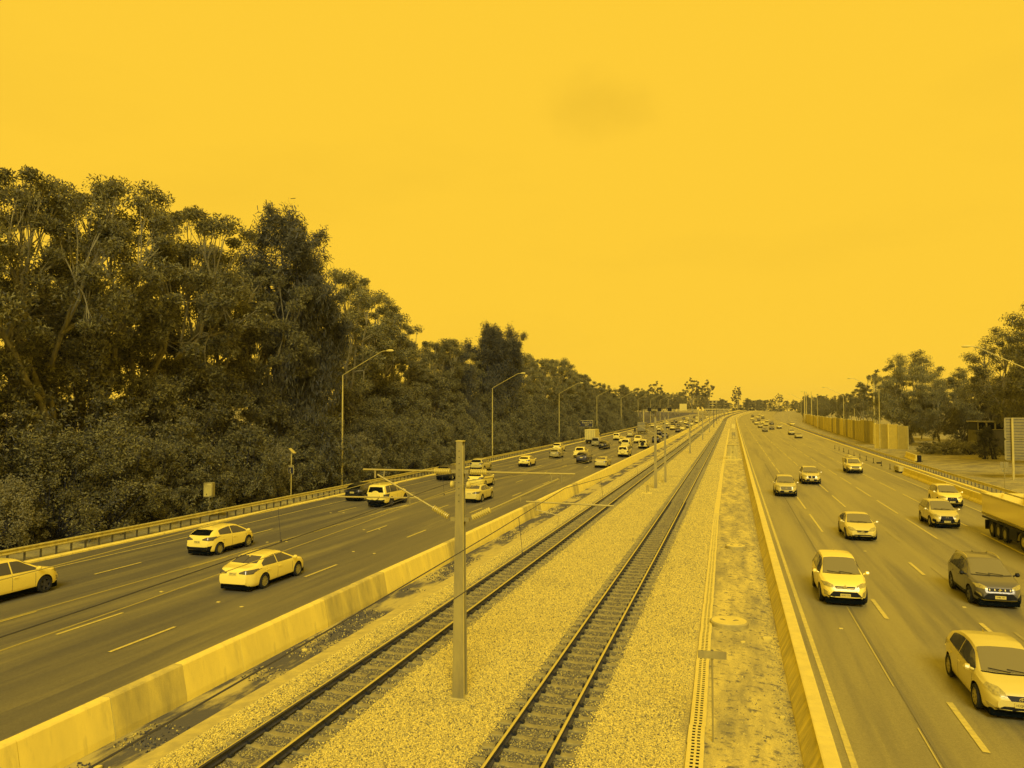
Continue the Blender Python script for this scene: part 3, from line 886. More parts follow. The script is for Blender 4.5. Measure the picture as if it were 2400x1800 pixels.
# ================================================================== street lamps, roadside posts and signs
def street_lamp(x, y, s, label, h=11.4, z0=-0.6):
    t = empty('street_lamp', P(x, y, z0), 0, label, 'street lamp', 'street lamps along the freeway')
    pm = M_GALV
    MB().tube([(0, 0, -0.3), (0, 0, 2.5), (0, 0, h)], [0.115, 0.11, 0.06], 12).build('pole', pm, t, 40)
    MB().tube([(0, 0, h - 0.25), (0, 0, h - 0.05), (s * 0.12, 0, h + 0.08), (s * 4.2, 0, h + 2.25), (s * 4.5, 0, h + 2.33), (s * 4.8, 0, h + 2.34)],
              [0.055, 0.055, 0.05, 0.038, 0.036, 0.035], 8).build('arm', pm, t, 40)
    hd = MB()
    hd.tube([(s * 4.75, 0, h + 2.34), (s * 4.85, 0, h + 2.35), (s * 5.1, 0, h + 2.36), (s * 5.4, 0, h + 2.36), (s * 5.55, 0, h + 2.345)], [0.04, 0.09, 0.13, 0.12, 0.03], 10)
    hd.build('lamp_head', M_CONCTOP, t, 40)
    MB().cbox((0, -0.02, 0.5), (0.05, 0.24, 0.5), 0.01).build('access_door', M_GALVD, t)
    return t
names = ['nearest', 'second', 'third', 'fourth', 'fifth', 'sixth', 'seventh', 'eighth', 'ninth', 'tenth', 'eleventh']
for k in range(9):
    street_lamp(-37.6, 69.4 + 50 * k, 1, names[k] + ' street lamp in the row before the left tree belt')
for k, y in enumerate((80, 159, 231, 300, 370, 450, 530)):
    street_lamp((26.0 if k == 0 else 26.6) + (3 if y > 200 else 0), y, -1, names[k] + ' street lamp in the row beyond the oncoming lanes')

t = empty('phone_sign', P(-37.1, 59.4, -0.6), 0.05, 'small phone sign on post topped by tilted solar panel', 'sign')
MB().tube([(0, 0, -0.1), (0, 0, 4.3)], 0.045, 10).build('post', M_GALV, t, 40)
MB().cbox((0, -0.065, 2.72), (0.56, 0.02, 0.76), 0.008).build('plate', M_PLATE, t)
pl_ = MB().cbox((0, -0.079, 2.72), (0.50, 0.012, 0.70), 0.004).build('face', mat('sign_blue', 0.10, 0.5), t)
ph = MB()   # telephone handset symbol
arc = [(0.10 * math.cos(a), 0.17 * math.sin(a)) for a in [R(110 + 14 * k) for k in range(11)]]
ph.tube([(0.03 + a, -0.088, 2.62 + b) for a, b in arc], [0.035, 0.045, 0.03, 0.022, 0.02, 0.02, 0.02, 0.022, 0.03, 0.045, 0.035], 6)
ph.box((0.0, -0.087, 2.97), (0.40, 0.004, 0.06)).build('phone_symbol', M_PLATE, t)
MB().box((0.08, 0, 4.35), (0.62, 0.5, 0.035), 0, 0, 0.75).build('solar_panel', M_CHROME, t)
t = empty('roadside_cabinet', P(-37.2, 48.6, -0.5), 0.12, 'grey steel box on single post before the left trees', 'cabinet')
MB().box((0, 0, 0.6), (0.12, 0.12, 1.5)).build('post', M_GALVD, t)
MB().cbox((0, 0, 1.95), (0.72, 0.4, 1.08), 0.02).build('box', M_GALVD, t)
MB().cbox((0, -0.215, 1.95), (0.62, 0.03, 0.96), 0.01).build('door', M_GALV, t)
MB().box((0.12, -0.236, 2.33), (0.30, 0.012, 0.09)).build('label_strip', M_PLATE, t)

# exit sign
t = empty('exit_sign', P(-36.9, 197, -0.6), 0.03, 'dark exit sign with white arrow before the left tree belt', 'sign')
for s in (-1, 1): MB().box((s * 1.3, 0.1, 1.9), (0.14, 0.14, 4.4)).build('post', M_GALVD, t)
MB().cbox((0, 0, 4.05), (4.2, 0.06, 1.72), 0.02).build('border', M_PLATE, t)
MB().cbox((0, -0.04, 4.05), (4.04, 0.04, 1.56), 0.02).build('face', mat('sign_dark', 0.08, 0.5), t)
for s_, sz, px_, pz_ in (('Powis St', 0.72, 0.52, 4.36), ('EXIT', 0.50, 0.52, 3.70)):
    o = link('lettering', text_mesh(s_, sz, M_PLATE, 0.01), t, (px_, -0.075, pz_)); o.rotation_euler.x = R(90)
MB().prism([(-0.42, 0.45), (0.18, 0.38), (0.0, 0.2), (0.34, -0.28), (0.18, -0.42), (-0.18, 0.05), (-0.36, -0.1)], (-1.5, -0.08, 4.1), (1, 0, 0), (0, 0, 1), (0, 0.02, 0)).build('arrow', M_PLATE, t)

# back of the large direction sign, right edge
t = empty('direction_sign', P(29.2, 97, -0.55), 0.0, 'rear of large two-panel direction sign on grassy verge', 'sign')
for x in (0.45, 4.7): MB().box((x, 0.0, 3.3), (0.20, 0.16, 7.2)).build('post', M_GALV, t)
def rrect(w, h, r_=0.18):
    o = []
    for cx_, cy_, a0 in ((w / 2 - r_, h / 2 - r_, 0), (-w / 2 + r_, h / 2 - r_, 90), (-w / 2 + r_, -h / 2 + r_, 180), (w / 2 - r_, -h / 2 + r_, 270)):
        o += [(cx_ + r_ * math.cos(R(a0 + 30 * k)), cy_ + r_ * math.sin(R(a0 + 30 * k))) for k in range(4)]
    return o
M_SIGNB = mat('bare_sign_back', 0.66, 0.5, 0.2, t2=0.56, scale=1.0)
for zc, h in ((5.75, 2.36), (3.36, 2.30)):
    pn = MB().prism(rrect(5.6, h), (2.5, 0.16, zc), (1, 0, 0), (0, 0, 1), (0, 0.02, 0)).build('panel', M_SIGNB, t)
    for k in range(7):
        MB().box((2.5, 0.14, zc - h / 2 + 0.2 + k * (h - 0.4) / 6), (5.2, 0.07, 0.07)).build('rib', M_POST, pn)
t = empty('marker_post', P(26.3, 88.6, -0.6), 0, 'small sign seen from behind below large direction sign', 'sign')
MB().tube([(0, 0, -0.1), (0, 0, 2.6)], 0.04, 8).build('post', M_GALVD, t, 40)
MB().cbox((0, 0.05, 2.3), (0.75, 0.02, 0.6), 0.01).build('plate', M_SIGNB, t)
MB().cbox((0, 0.05, 1.7), (0.5, 0.02, 0.26), 0.01).build('plate', M_GALVD, t)

# ---- work zone on the right shoulder
tb = empty('work_zone_barrier', P(20.3, 60, ROAD), 0, 'row of pale temporary concrete blocks beside oncoming edge line', 'barrier')
seg = MB().prism([(-0.3, 0.0), (0.3, 0.0), (0.26, 0.16), (0.13, 0.32), (0.09, 0.82), (-0.09, 0.82), (-0.13, 0.32), (-0.26, 0.16)], (0, 0.03, 0), (1, 0, 0), (0, 0, 1), (0, 3.94, 0)).mesh('block', M_CONC)
for k in range(15):
    y = 45 + 4 * k
    o = link('block', seg, tb, Vector(P(20.3, y, ROAD + 0.004)) - tb.location); o.location.x += random.uniform(-.03, .03)
t = empty('crash_cushion', P(20.3, 107, ROAD), 0, 'striped crash cushion at far end of temporary concrete blocks', 'crash cushion')
for k in range(4): MB().cbox((0, k * 0.75, 0.50), (0.66, 0.68, 0.62), 0.05).build('module', M_GALVD if k % 2 else M_GALV, t)
for k in range(3): MB().box((0, 1.2, 0.32 + 0.18 * k), (0.74, 3.0, 0.07)).build('side_rail', M_GALV, t)
MB().box((0, 1.1, 0.1), (0.5, 2.9, 0.16)).build('base', M_BLACK, t)
bo = MB().tube([(0, 0, 0), (0, 0, 0.75)], [0.045, 0.03], 8).mesh('pole', M_BLACK, 40)
bb = MB().lathe([(0.19, 0), (0.19, 0.03), (0.06, 0.07)], 'z', (0, 0, 0), 12).mesh('base', M_BLACK)
wl = ['nearest', 'second', 'third', 'fourth', 'fifth', 'sixth', 'seventh', 'eighth', 'ninth', 'tenth']
for k in range(10):
    t = empty('bollard', P(20.1 - 0.05 * k, 113 + 6.0 * k, ROAD), 0, wl[k] + ' thin flexible bollard behind the crash cushion', 'bollard', 'flexible bollards on the shoulder')
    link('pole', bo, t); link('base', bb, t)
t = empty('rubber_ring', P(20.6, 124, ROAD), 0, 'dark tyre-like ring lying on shoulder among the bollards', 'ring')
MB().lathe([(0.28 + 0.09 * math.cos(a * PI / 5), 0.1 + 0.09 * math.sin(a * PI / 5)) for a in range(10)], 'z', (0, 0, 0.02), 20, True).build('ring', M_RUB, t, 40)
for i_, (x, y, ln, lab) in enumerate(((26.6, 129, 11, 'short leftover concrete barrier on grass beside a black post'),)):
    o = MB().prism([(-0.3, 0.0), (0.3, 0.0), (0.26, 0.2), (0.1, 0.4), (0.09, 0.95), (-0.09, 0.95), (-0.1, 0.4), (-0.26, 0.2)], (0, 0, 0), (1, 0, 0), (0, 0, 1), (0, ln, 0)).build('verge_barrier', M_CONC)
    o.location = P(x, y, -0.6); o.rotation_euler.z = -0.07; tag(o, lab, 'barrier')
t = empty('marker_box', P(26.7, 127.6, -0.6), 0.2, 'squat black marker at end of the leftover barrier', 'marker')
MB().cbox((0, 0, 0.5), (0.5, 0.4, 1.0), 0.03).build('body', M_BLACK, t); MB().box((0, 0, 0.05), (0.8, 0.7, 0.1)).build('foot', M_BLACK, t)

# ---- noise wall
def noise_wall(name, pts, label, pw, h0, h1):
    t = empty(name, P(pts[0][0], pts[0][1], -0.6), 0, label, 'noise wall')
    mats = [mat('wall_panel_a', 0.86, 0.85, t2=0.78, scale=1), mat('wall_panel_b', 0.94, 0.85, t2=0.88, scale=1), mat('wall_panel_c', 0.66, 0.85, t2=0.60, scale=1), mat('wall_panel_d', 1.02, 0.85, t2=0.94, scale=1)]
    rw = random.Random(len(pts) + int(pw * 10))
    tot = sum(math.dist(a, b) for a, b in zip(pts[:-1], pts[1:])); run = 0.0
    for a, b in zip(pts[:-1], pts[1:]):
        ln = math.dist(a, b); n = max(1, round(ln / pw)); ang = math.atan2(b[1] - a[1], b[0] - a[0])
        for k in range(n):
            u = (k + 0.5) / n
            x, y = a[0] + (b[0] - a[0]) * u, a[1] + (b[1] - a[1]) * u
            h = h0 + (h1 - h0) * ((run + ln * u) / tot)
            h = round(h * 4) / 4
            o = MB().cbox((0, 0, h / 2), (ln / n - 0.04, 0.16, h), 0.012).build('panel', mats[rw.choice((0, 0, 1, 1, 2, 3))], t, None, Vector(P(x, y, -0.7)) - t.location)
            o.rotation_euler.z = ang
            o = MB().box((0, 0, h / 2 + 0.05), (0.22, 0.26, h + 0.1)).build('column', M_GALV if k % 3 else M_CONC, t, None,
                     Vector(P(a[0] + (b[0] - a[0]) * k / n, a[1] + (b[1] - a[1]) * k / n, -0.7)) - t.location)
            o.rotation_euler.z = ang
        run += ln
noise_wall('noise_wall', [(29.6, 184), (30.2, 240), (31.2, 300), (33.0, 360), (35.5, 430)], 'long receding noise wall of upright panels behind right guardrail', 4.6, 5.2, 4.2)
noise_wall('noise_wall', [(27.3, 168), (29.1, 164.5), (31.8, 160.5)], 'short angled end of noise wall with dark and pale panels', 2.3, 5.0, 4.8)
# tall masts
for k, (x, y, h, rr_) in enumerate(((37.5, 232, 15.5, 0.32), (33.2, 395, 15, 0.3), (34.6, 402, 15, 0.24), (36.6, 398, 15, 0.24))):
    t = empty('tall_mast', P(x, y, -0.6), 0, ['thick pale mast rising beside slender gum behind noise wall', 'leftmost of three tall masts at far end of noise wall',
              'middle of three tall masts at far end of noise wall', 'rightmost of three tall masts at far end of noise wall'][k], 'mast')
    MB().tube([(0, 0, 0), (0, 0, h)], [rr_, rr_ * 0.6], 10).build('pole', M_GALV, t, 40)
    MB().lathe([(rr_ * 0.62, h), (rr_ * 0.7, h + 0.1), (rr_ * 0.3, h + 0.25)], 'z', (0, 0, 0), 10).build('cap', M_GALVD, t)
for k, (x, y) in enumerate(((42, 300), (46, 280))):
    t = empty('street_lamp', P(x, y, -0.4), 0, ['left of two curved lamps behind the noise wall', 'right of two curved lamps behind the noise wall'][k], 'street lamp')
    MB().tube([(0, 0, 0), (0, 0, 8.0), (0.15, 0, 8.6), (0.6, 0, 8.95), (1.2, 0, 9.0), (4.0, 0, 9.05)], [0.1, 0.09, 0.08, 0.07, 0.06, 0.05], 8).build('pole', M_GALV, t, 40)
    MB().cbox((4.3, 0, 9.05), (0.8, 0.25, 0.12), 0.03).build('lamp_head', M_GALVD, t)
# shed behind the right trees
t = empty('shed', P(42.5, 150, -0.1), 0.1, 'small beige shed with high windows half hidden by right trees', 'shed')
MB().cbox((0, 0, 1.9), (5.6, 4, 3.8), 0.03).build('wall', mat('shed_wall', 0.42, 0.85, t2=0.36, scale=1.5), t)
MB().cbox((0, 0, 5.25), (6.0, 4.4, 0.14), 0.03).build('roof', M_GALVD, t)
for k in range(4):
    w_ = MB().cbox((-2.05 + 1.37 * k, -1.98, 4.5), (1.3, 0.08, 1.3), 0.02).build('window', M_GALV, t)
    MB().box((-2.05 + 1.37 * k, -2.025, 4.5), (1.12, 0.02, 1.12)).build('pane', M_GDARK, w_)
MB().box((0, 0.2, 4.5), (5.4, 3.4, 1.35)).build('upper_wall', mat('shed_dark', 0.12, 0.9), t)

# far gantry with a message panel over the left carriageway
t = empty('sign_gantry', P(-17, 330, ROAD), 0, 'thin overhead gantry with white message panel far up left carriageway', 'gantry')
for x in (-19.5, 3.2): MB().box((x, 0, 3.6), (0.4, 0.4, 7.2)).build('column', M_GALV, t)
MB().box((-8.1, 0, 7.0), (22.8, 0.4, 0.35)).build('beam', M_GALV, t)
MB().cbox((-3.0, -0.3, 8.2), (3.0, 0.3, 2.8), 0.04).build('message_panel', M_PLATE, t)
for k in range(3): MB().cbox((-17 + 4.2 * k, -0.3, 7.2), (1.6, 0.25, 1.4), 0.03).build('lane_panel', M_BLACK, t)

# ================================================================== vehicles
def blur(y, k):
    w = np.exp(-0.5 * (np.arange(-3 * k, 3 * k + 1) / k) ** 2); w /= w.sum()
    return np.convolve(np.pad(y, 3 * k, 'edge'), w, 'valid')
KIND = {
 'sedan': dict(L=4.78, W=1.82, wb=2.75, fo=0.93, wr=0.325, zb=0.20,
   top=[(-2.39, .62), (-2.37, .90), (-2.30, 1.02), (-1.72, 1.09), (-0.95, 1.405), (-0.3, 1.46), (0.25, 1.44), (1.22, 1.0), (2.0, .82), (2.25, .72), (2.36, .60), (2.39, .5)],
   belt=[(-2.39, .80), (-1.7, .97), (0, .93), (1.2, .90), (2.0, .76), (2.39, .48)], cowl=1.22, roof=0.28, rwb=-1.66, rwt=-1.0, dlo=(-1.38, 1.02), bp=-0.28,
   hl=(.60, .72), gr=(.50, .63), intake=(.26, .40), plate=.46, tl=(.76, .93), rplate=.80),
 'hatch': dict(L=4.3, W=1.77, wb=2.62, fo=0.86, wr=0.32, zb=0.20,
   top=[(-2.15, .62), (-2.13, .93), (-2.05, 1.05), (-1.70, 1.26), (-1.15, 1.44), (-0.45, 1.515), (0.05, 1.51), (0.45, 1.44), (1.32, 1.02), (1.80, .88), (2.03, .73), (2.12, .60), (2.15, .5)],
   belt=[(-2.15, .88), (-1.6, 1.06), (0, .96), (1.2, .91), (1.8, .78), (2.15, .48)], cowl=1.32, roof=0.42, rwb=-2.0, rwt=-1.40, dlo=(-1.30, 1.1), bp=-0.25,
   hl=(.62, .76), gr=(.52, .64), intake=(.26, .40), plate=.45, tl=(.82, 1.0), rplate=.78),
 'suv': dict(L=4.66, W=1.84, wb=2.68, fo=0.93, wr=0.355, zb=0.27,
   top=[(-2.33, .70), (-2.31, 1.08), (-2.20, 1.18), (-1.86, 1.55), (-1.5, 1.65), (-0.5, 1.70), (0.2, 1.67), (1.18, 1.14), (1.95, 1.00), (2.18, .90), (2.29, .72), (2.33, .55)],
   belt=[(-2.33, .95), (-1.7, 1.12), (0, 1.07), (1.2, 1.03), (1.95, .90), (2.33, .55)], cowl=1.18, roof=0.22, rwb=-2.18, rwt=-1.86, dlo=(-1.75, 1.0), bp=-0.22,
   hl=(.74, .88), gr=(.68, .80), intake=(.36, .61), plate=.47, tl=(.95, 1.15), rplate=.90),
 'tallsuv': dict(L=4.9, W=1.94, wb=2.9, fo=0.92, wr=0.37, zb=0.28,
   top=[(-2.45, .72), (-2.43, 1.12), (-2.32, 1.22), (-2.05, 1.62), (-1.6, 1.74), (-0.5, 1.77), (0.2, 1.74), (1.12, 1.20), (2.05, 1.10), (2.30, 1.02), (2.42, .78), (2.45, .55)],
   belt=[(-2.45, 1.0), (-1.7, 1.17), (0, 1.12), (1.15, 1.08), (2.05, .98), (2.45, .58)], cowl=1.12, roof=0.22, rwb=-2.3, rwt=-2.05, dlo=(-1.95, 0.95), bp=-0.25,
   hl=(.82, .97), gr=(.66, .92), intake=(.34, .58), plate=.50, tl=(.98, 1.16), rplate=.86),
 'fourwd': dict(L=4.75, W=1.88, wb=2.75, fo=0.85, wr=0.39, zb=0.33,
   top=[(-2.37, .78), (-2.36, 1.2), (-2.30, 1.62), (-2.2, 1.80), (-1.8, 1.86), (0.1, 1.87), (0.38, 1.82), (1.0, 1.24), (1.98, 1.14), (2.22, 1.02), (2.34, .8), (2.37, .62)],
   belt=[(-2.37, 1.14), (-1.7, 1.17), (0, 1.15), (1.0, 1.12), (1.98, 1.0), (2.37, .62)], cowl=1.0, roof=0.4, rwb=-2.34, rwt=-2.25, dlo=(-2.05, 0.9), bp=-0.1,
   hl=(.84, 1.0), gr=(.72, .96), intake=(.45, .6), plate=.62, tl=(.80, 1.1), rplate=.72),
 'ute': dict(L=5.2, W=1.85, wb=3.1, fo=0.88, wr=0.375, zb=0.32,
   top=[(-2.6, .75), (-2.59, 1.04), (-2.54, 1.10), (-1.06, 1.12), (-1.0, 1.2), (-0.80, 1.68), (-0.5, 1.76), (0.2, 1.77), (0.45, 1.73), (1.15, 1.22), (2.2, 1.10), (2.45, .98), (2.57, .76), (2.6, .58)],
   belt=[(-2.6, 1.04), (-1.0, 1.10), (0, 1.09), (1.15, 1.06), (2.2, .96), (2.6, .58)], cowl=1.15, roof=0.47, rwb=-1.02, rwt=-0.82, dlo=(-0.78, 1.0), bp=0.12,
   hl=(.80, .95), gr=(.66, .92), intake=(.42, .56), plate=.58, tl=(.72, 1.02), rplate=.62),
 'van': dict(L=5.0, W=1.92, wb=3.0, fo=0.95, wr=0.34, zb=0.25,
   top=[(-2.5, .75), (-2.49, 1.2), (-2.44, 1.75), (-2.3, 1.95), (-1.8, 2.0), (0.7, 1.99), (1.0, 1.92), (1.75, 1.22), (2.2, 1.06), (2.42, .86), (2.5, .6)],
   belt=[(-2.5, 1.14), (-1.7, 1.15), (0, 1.15), (1.7, 1.1), (2.2, .95), (2.5, .58)], cowl=1.75, roof=1.0, rwb=-2.47, rwt=-2.42, dlo=(0.2, 1.5), bp=-9,
   hl=(.72, .92), gr=(.60, .78), intake=(.36, .5), plate=.5, tl=(.9, 1.3), rplate=.85),
}
BVH = {}
BODY = {}
def body_mesh(kind, taper=1.0):
    if kind in BODY: return BODY[kind]
    K = KIND[kind]
    L_, W_ = K['L'], K['W']
    ys = np.linspace(-L_ / 2, L_ / 2, 241)
    top = blur(np.interp(ys, *zip(*K['top'])), 3)
    belt = blur(np.interp(ys, *zip(*K['belt'])), 6)
    zb = K['zb']
    h = L_ / 2
    boxy = kind in ('fourwd', 'van', 'ute')
    e = 0.84 if boxy else 0.70
    bot = blur(np.interp(ys, [-h, -h + .12, -h + .5, h - .55, h - .15, h], [zb + .18, zb + .05, zb, zb, zb + .02, zb + .12]), 3)
    wid = blur(np.interp(ys, [-h, -h + .10, -h + .35, -h + .9, 0, h - 1.0, h - .45, h - .14, h], [e, e + .1, .94, .985, 1.0, .985, .93, .78, .60 if not boxy else .74]), 5) * W_ / 2
    idx = [0, 1, 2, 3, 4, 6, 8, 10, 12] + list(range(15, 226, 3)) + [228, 230, 232, 234, 236, 237, 238, 239, 240]
    vs, fs = [], []
    for i in idx:
        y, w, zt, z0 = ys[i], wid[i], top[i], bot[i]
        zs = min(belt[i], zt - 0.035)
        zs = max(zs, z0 + 0.12)
        g = max(zt - zs, 0.03)
        tum = 0.16 if boxy else 0.26
        gi = min(1, max(0, (g - 0.14) / 0.3))
        ws = 0.965 * w
        wr = ws * (0.90 * (1 - gi) + (1 - tum) * gi)
        hb = zs - z0
        half = [(0, z0), (.6 * w, z0), (.92 * w, z0 + .015), (.975 * w, z0 + .08), (.99 * w, z0 + .25 * hb), (w, z0 + .5 * hb), (.997 * w, z0 + .72 * hb), (.985 * w, z0 + .9 * hb), (ws, zs)]
        half += [(ws + (wr - ws) * .10 - .012 * (1 - gi), zs + g * .12), (ws + (wr - ws) * .62, zs + g * .55), (wr, zs + g * .84), (wr * .96, zs + g * .925), (wr * .82, zs + g * .972), (wr * .45, zs + g * .995), (0, zt)]
        ring = half + [(-x, z) for x, z in reversed(half[1:-1])]
        vs += [(x, y, z) for x, z in ring]
    n = len(ring); m = len(idx)
    for i in range(m - 1):
        fs += [(i * n + k, i * n + (k + 1) % n, (i + 1) * n + (k + 1) % n, (i + 1) * n + k) for k in range(n)]
    fs += [tuple(range(n)), tuple((m - 1) * n + k for k in range(n - 1, -1, -1))]
    me = bpy.data.meshes.new('body'); me.from_pydata(vs, [], fs); fixn(me)
    bm = bmesh.new(); bm.from_mesh(me); BVH[kind] = BVHTree.FromBMesh(bm); bm.free()
    # cut wheel arches
    cb = MB()
    ya = h - K['fo']; yb = ya - K['wb']
    for yy_ in (ya, yb):
        cb.lathe([(K['wr'] + 0.07, -W_), (K['wr'] + 0.07, W_)], 'x', (0, yy_, K['wr'] - 0.0), 28)
    cme = cb.mesh('cut', None)
    o = link('body', me); c = link('cut', cme)
    md = o.modifiers.new('b', 'BOOLEAN'); md.operation = 'DIFFERENCE'; md.object = c; md.solver = 'EXACT'
    dg = bpy.context.evaluated_depsgraph_get()
    out = bpy.data.meshes.new_from_object(o.evaluated_get(dg))
    bpy.data.objects.remove(o); bpy.data.objects.remove(c)
    out.materials.clear()
    out.materials.append(paint(0.98)); out.materials.append(M_UNDER)
    for p in out.polygons:
        c_ = p.center
        wellz = any(abs(math.hypot(c_.y - q, c_.z - K['wr']) - (K['wr'] + 0.07)) < 0.012 and abs(p.normal.x) < 0.5 for q in (ya, yb))
        under = p.normal.z < -0.6 and c_.z < zb + 0.1
        p.material_index = 1 if (wellz or under) else 0
    shade(out, 32)
    BODY[kind] = out
    return out

def decal(kind, poly, axis, sgn, m, off=0.006, grid=0.09, name='decal'):
    """A panel laid on the body skin: polygon in the two other axes, thrown along axis, with its own thickness."""
    bvh = BVH[kind]
    bm = bmesh.new()
    def v3(a, b):
        return (0, a, b) if axis == 'x' else ((a, 0, b) if axis == 'y' else (a, b, 0))
    bm.faces.new([bm.verts.new(v3(a, b)) for a, b in poly])
    bmesh.ops.triangulate(bm, faces=bm.faces[:])
    ax = [0, 1, 2]; ax.remove({'x': 0, 'y': 1, 'z': 2}[axis])
    for a in ax:
        lo = min(v.co[a] for v in bm.verts); hi = max(v.co[a] for v in bm.verts)
        n = int((hi - lo) / grid)
        for k in range(1, n + 1):
            co = Vector(); co[a] = lo + (hi - lo) * k / (n + 1)
            no = Vector(); no[a] = 1
            bmesh.ops.bisect_plane(bm, geom=bm.verts[:] + bm.edges[:] + bm.faces[:], plane_co=co, plane_no=no)
    i = {'x': 0, 'y': 1, 'z': 2}[axis]
    d = Vector(); d[i] = -sgn
    inner = {}
    for v in bm.verts:
        o = v.co.copy(); o[i] = sgn * 8
        loc, nor, _, _ = bvh.ray_cast(o, d)
        if loc is None:
            q = v.co.copy(); q[i] = sgn * KIND[kind]['L'] / 2 if axis == 'y' else sgn * 0.7
            loc, nor, _, _ = bvh.find_nearest(q)
        if nor[i] * sgn < 0: nor = -nor
        inner[v] = loc - nor * 0.012
        v.co = loc + nor * off
    be = [e_ for e_ in bm.edges if e_.is_boundary]
    rim = {}
    for e_ in be:
        for v in e_.verts:
            if v not in rim: rim[v] = bm.verts.new(inner[v])
    for e_ in be:
        a, b = e_.verts
        bm.faces.new((a, b, rim[b], rim[a]))
    bmesh.ops.recalc_face_normals(bm, faces=bm.faces)
    me = bpy.data.meshes.new(name); bm.to_mesh(me); bm.free()
    me.materials.append(m)
    shade(me, 30)
    return me

WHEEL = {}
def wheel_meshes(r, style, rimmat):
    k = (round(r, 3), style, rimmat.name)
    if k in WHEEL: return WHEEL[k]
    rr = r * 0.70; w = 0.105
    ty = MB().lathe([(rr, -w), (r * 0.93, -w - .005), (r, -w + .035), (r, w - .035), (r * 0.93, w + .005), (rr, w), (rr * .97, w - .03), (rr * .97, -w + .03)], 'x', (0, 0, 0), 26, True).mesh('tyre', M_RUB, 35)
    rm = MB().lathe([(rr, w - .012), (rr * .93, w - .004), (rr * .90, w - .045)], 'x', (0, 0, 0), 26)
    rm.f = rm.f[:-2]
    n = style
    for q in range(n):
        a = 2 * PI * q / n + 0.2
        ww = 0.055 if n < 7 else 0.030
        c, s = math.cos(a), math.sin(a)
        vs = []
        for rad_, hw, xo in ((rr * .16, ww * 1.1, w - .02), (rr * .95, ww, w - .012)):
            for dx in (0, -0.03):
                for q2 in (-1, 1):
                    vs.append((xo + dx, rad_ * c - q2 * hw * s, rad_ * s + q2 * hw * c))
        rm.add(vs, [(0, 1, 5, 4), (2, 6, 7, 3), (0, 4, 6, 2), (1, 3, 7, 5), (4, 5, 7, 6), (0, 2, 3, 1)])
    rm.lathe([(rr * .22, w - .05), (rr * .22, w - .012), (rr * .12, w - .004)], 'x', (0, 0, 0), 14)
    rme = rm.mesh('rim', rimmat, 30)
    bk = MB().lathe([(rr * .95, w - .07), (rr * .95, w - .06)], 'x', (0, 0, 0), 20).mesh('disc', M_UNDER)
    WHEEL[k] = (ty, rme, bk)
    return WHEEL[k]

CACHE = {}
def cdecal(key, *a, **k):
    if key not in CACHE: CACHE[key] = decal(*a, **k)
    return CACHE[key]
def sidewin(K, y0, y1, kind):
    ys = np.linspace(y0, y1, 15)
    t = blur(np.interp(np.linspace(-K['L'] / 2, K['L'] / 2, 241), *zip(*K['top'])), 3)
    tt = np.interp(ys, np.linspace(-K['L'] / 2, K['L'] / 2, 241), t)
    bb_ = np.interp(ys, *zip(*K['belt'])) + 0.035
    hi = tt - 0.105
    hi = np.minimum(hi, max(hi) + 0.0)
    ok = hi > bb_ + 0.02
    ys, hi, bb_ = ys[ok], hi[ok], bb_[ok]
    return [(a, b) for a, b in zip(ys, bb_)] + [(a, b) for a, b in zip(ys[::-1], hi[::-1])]

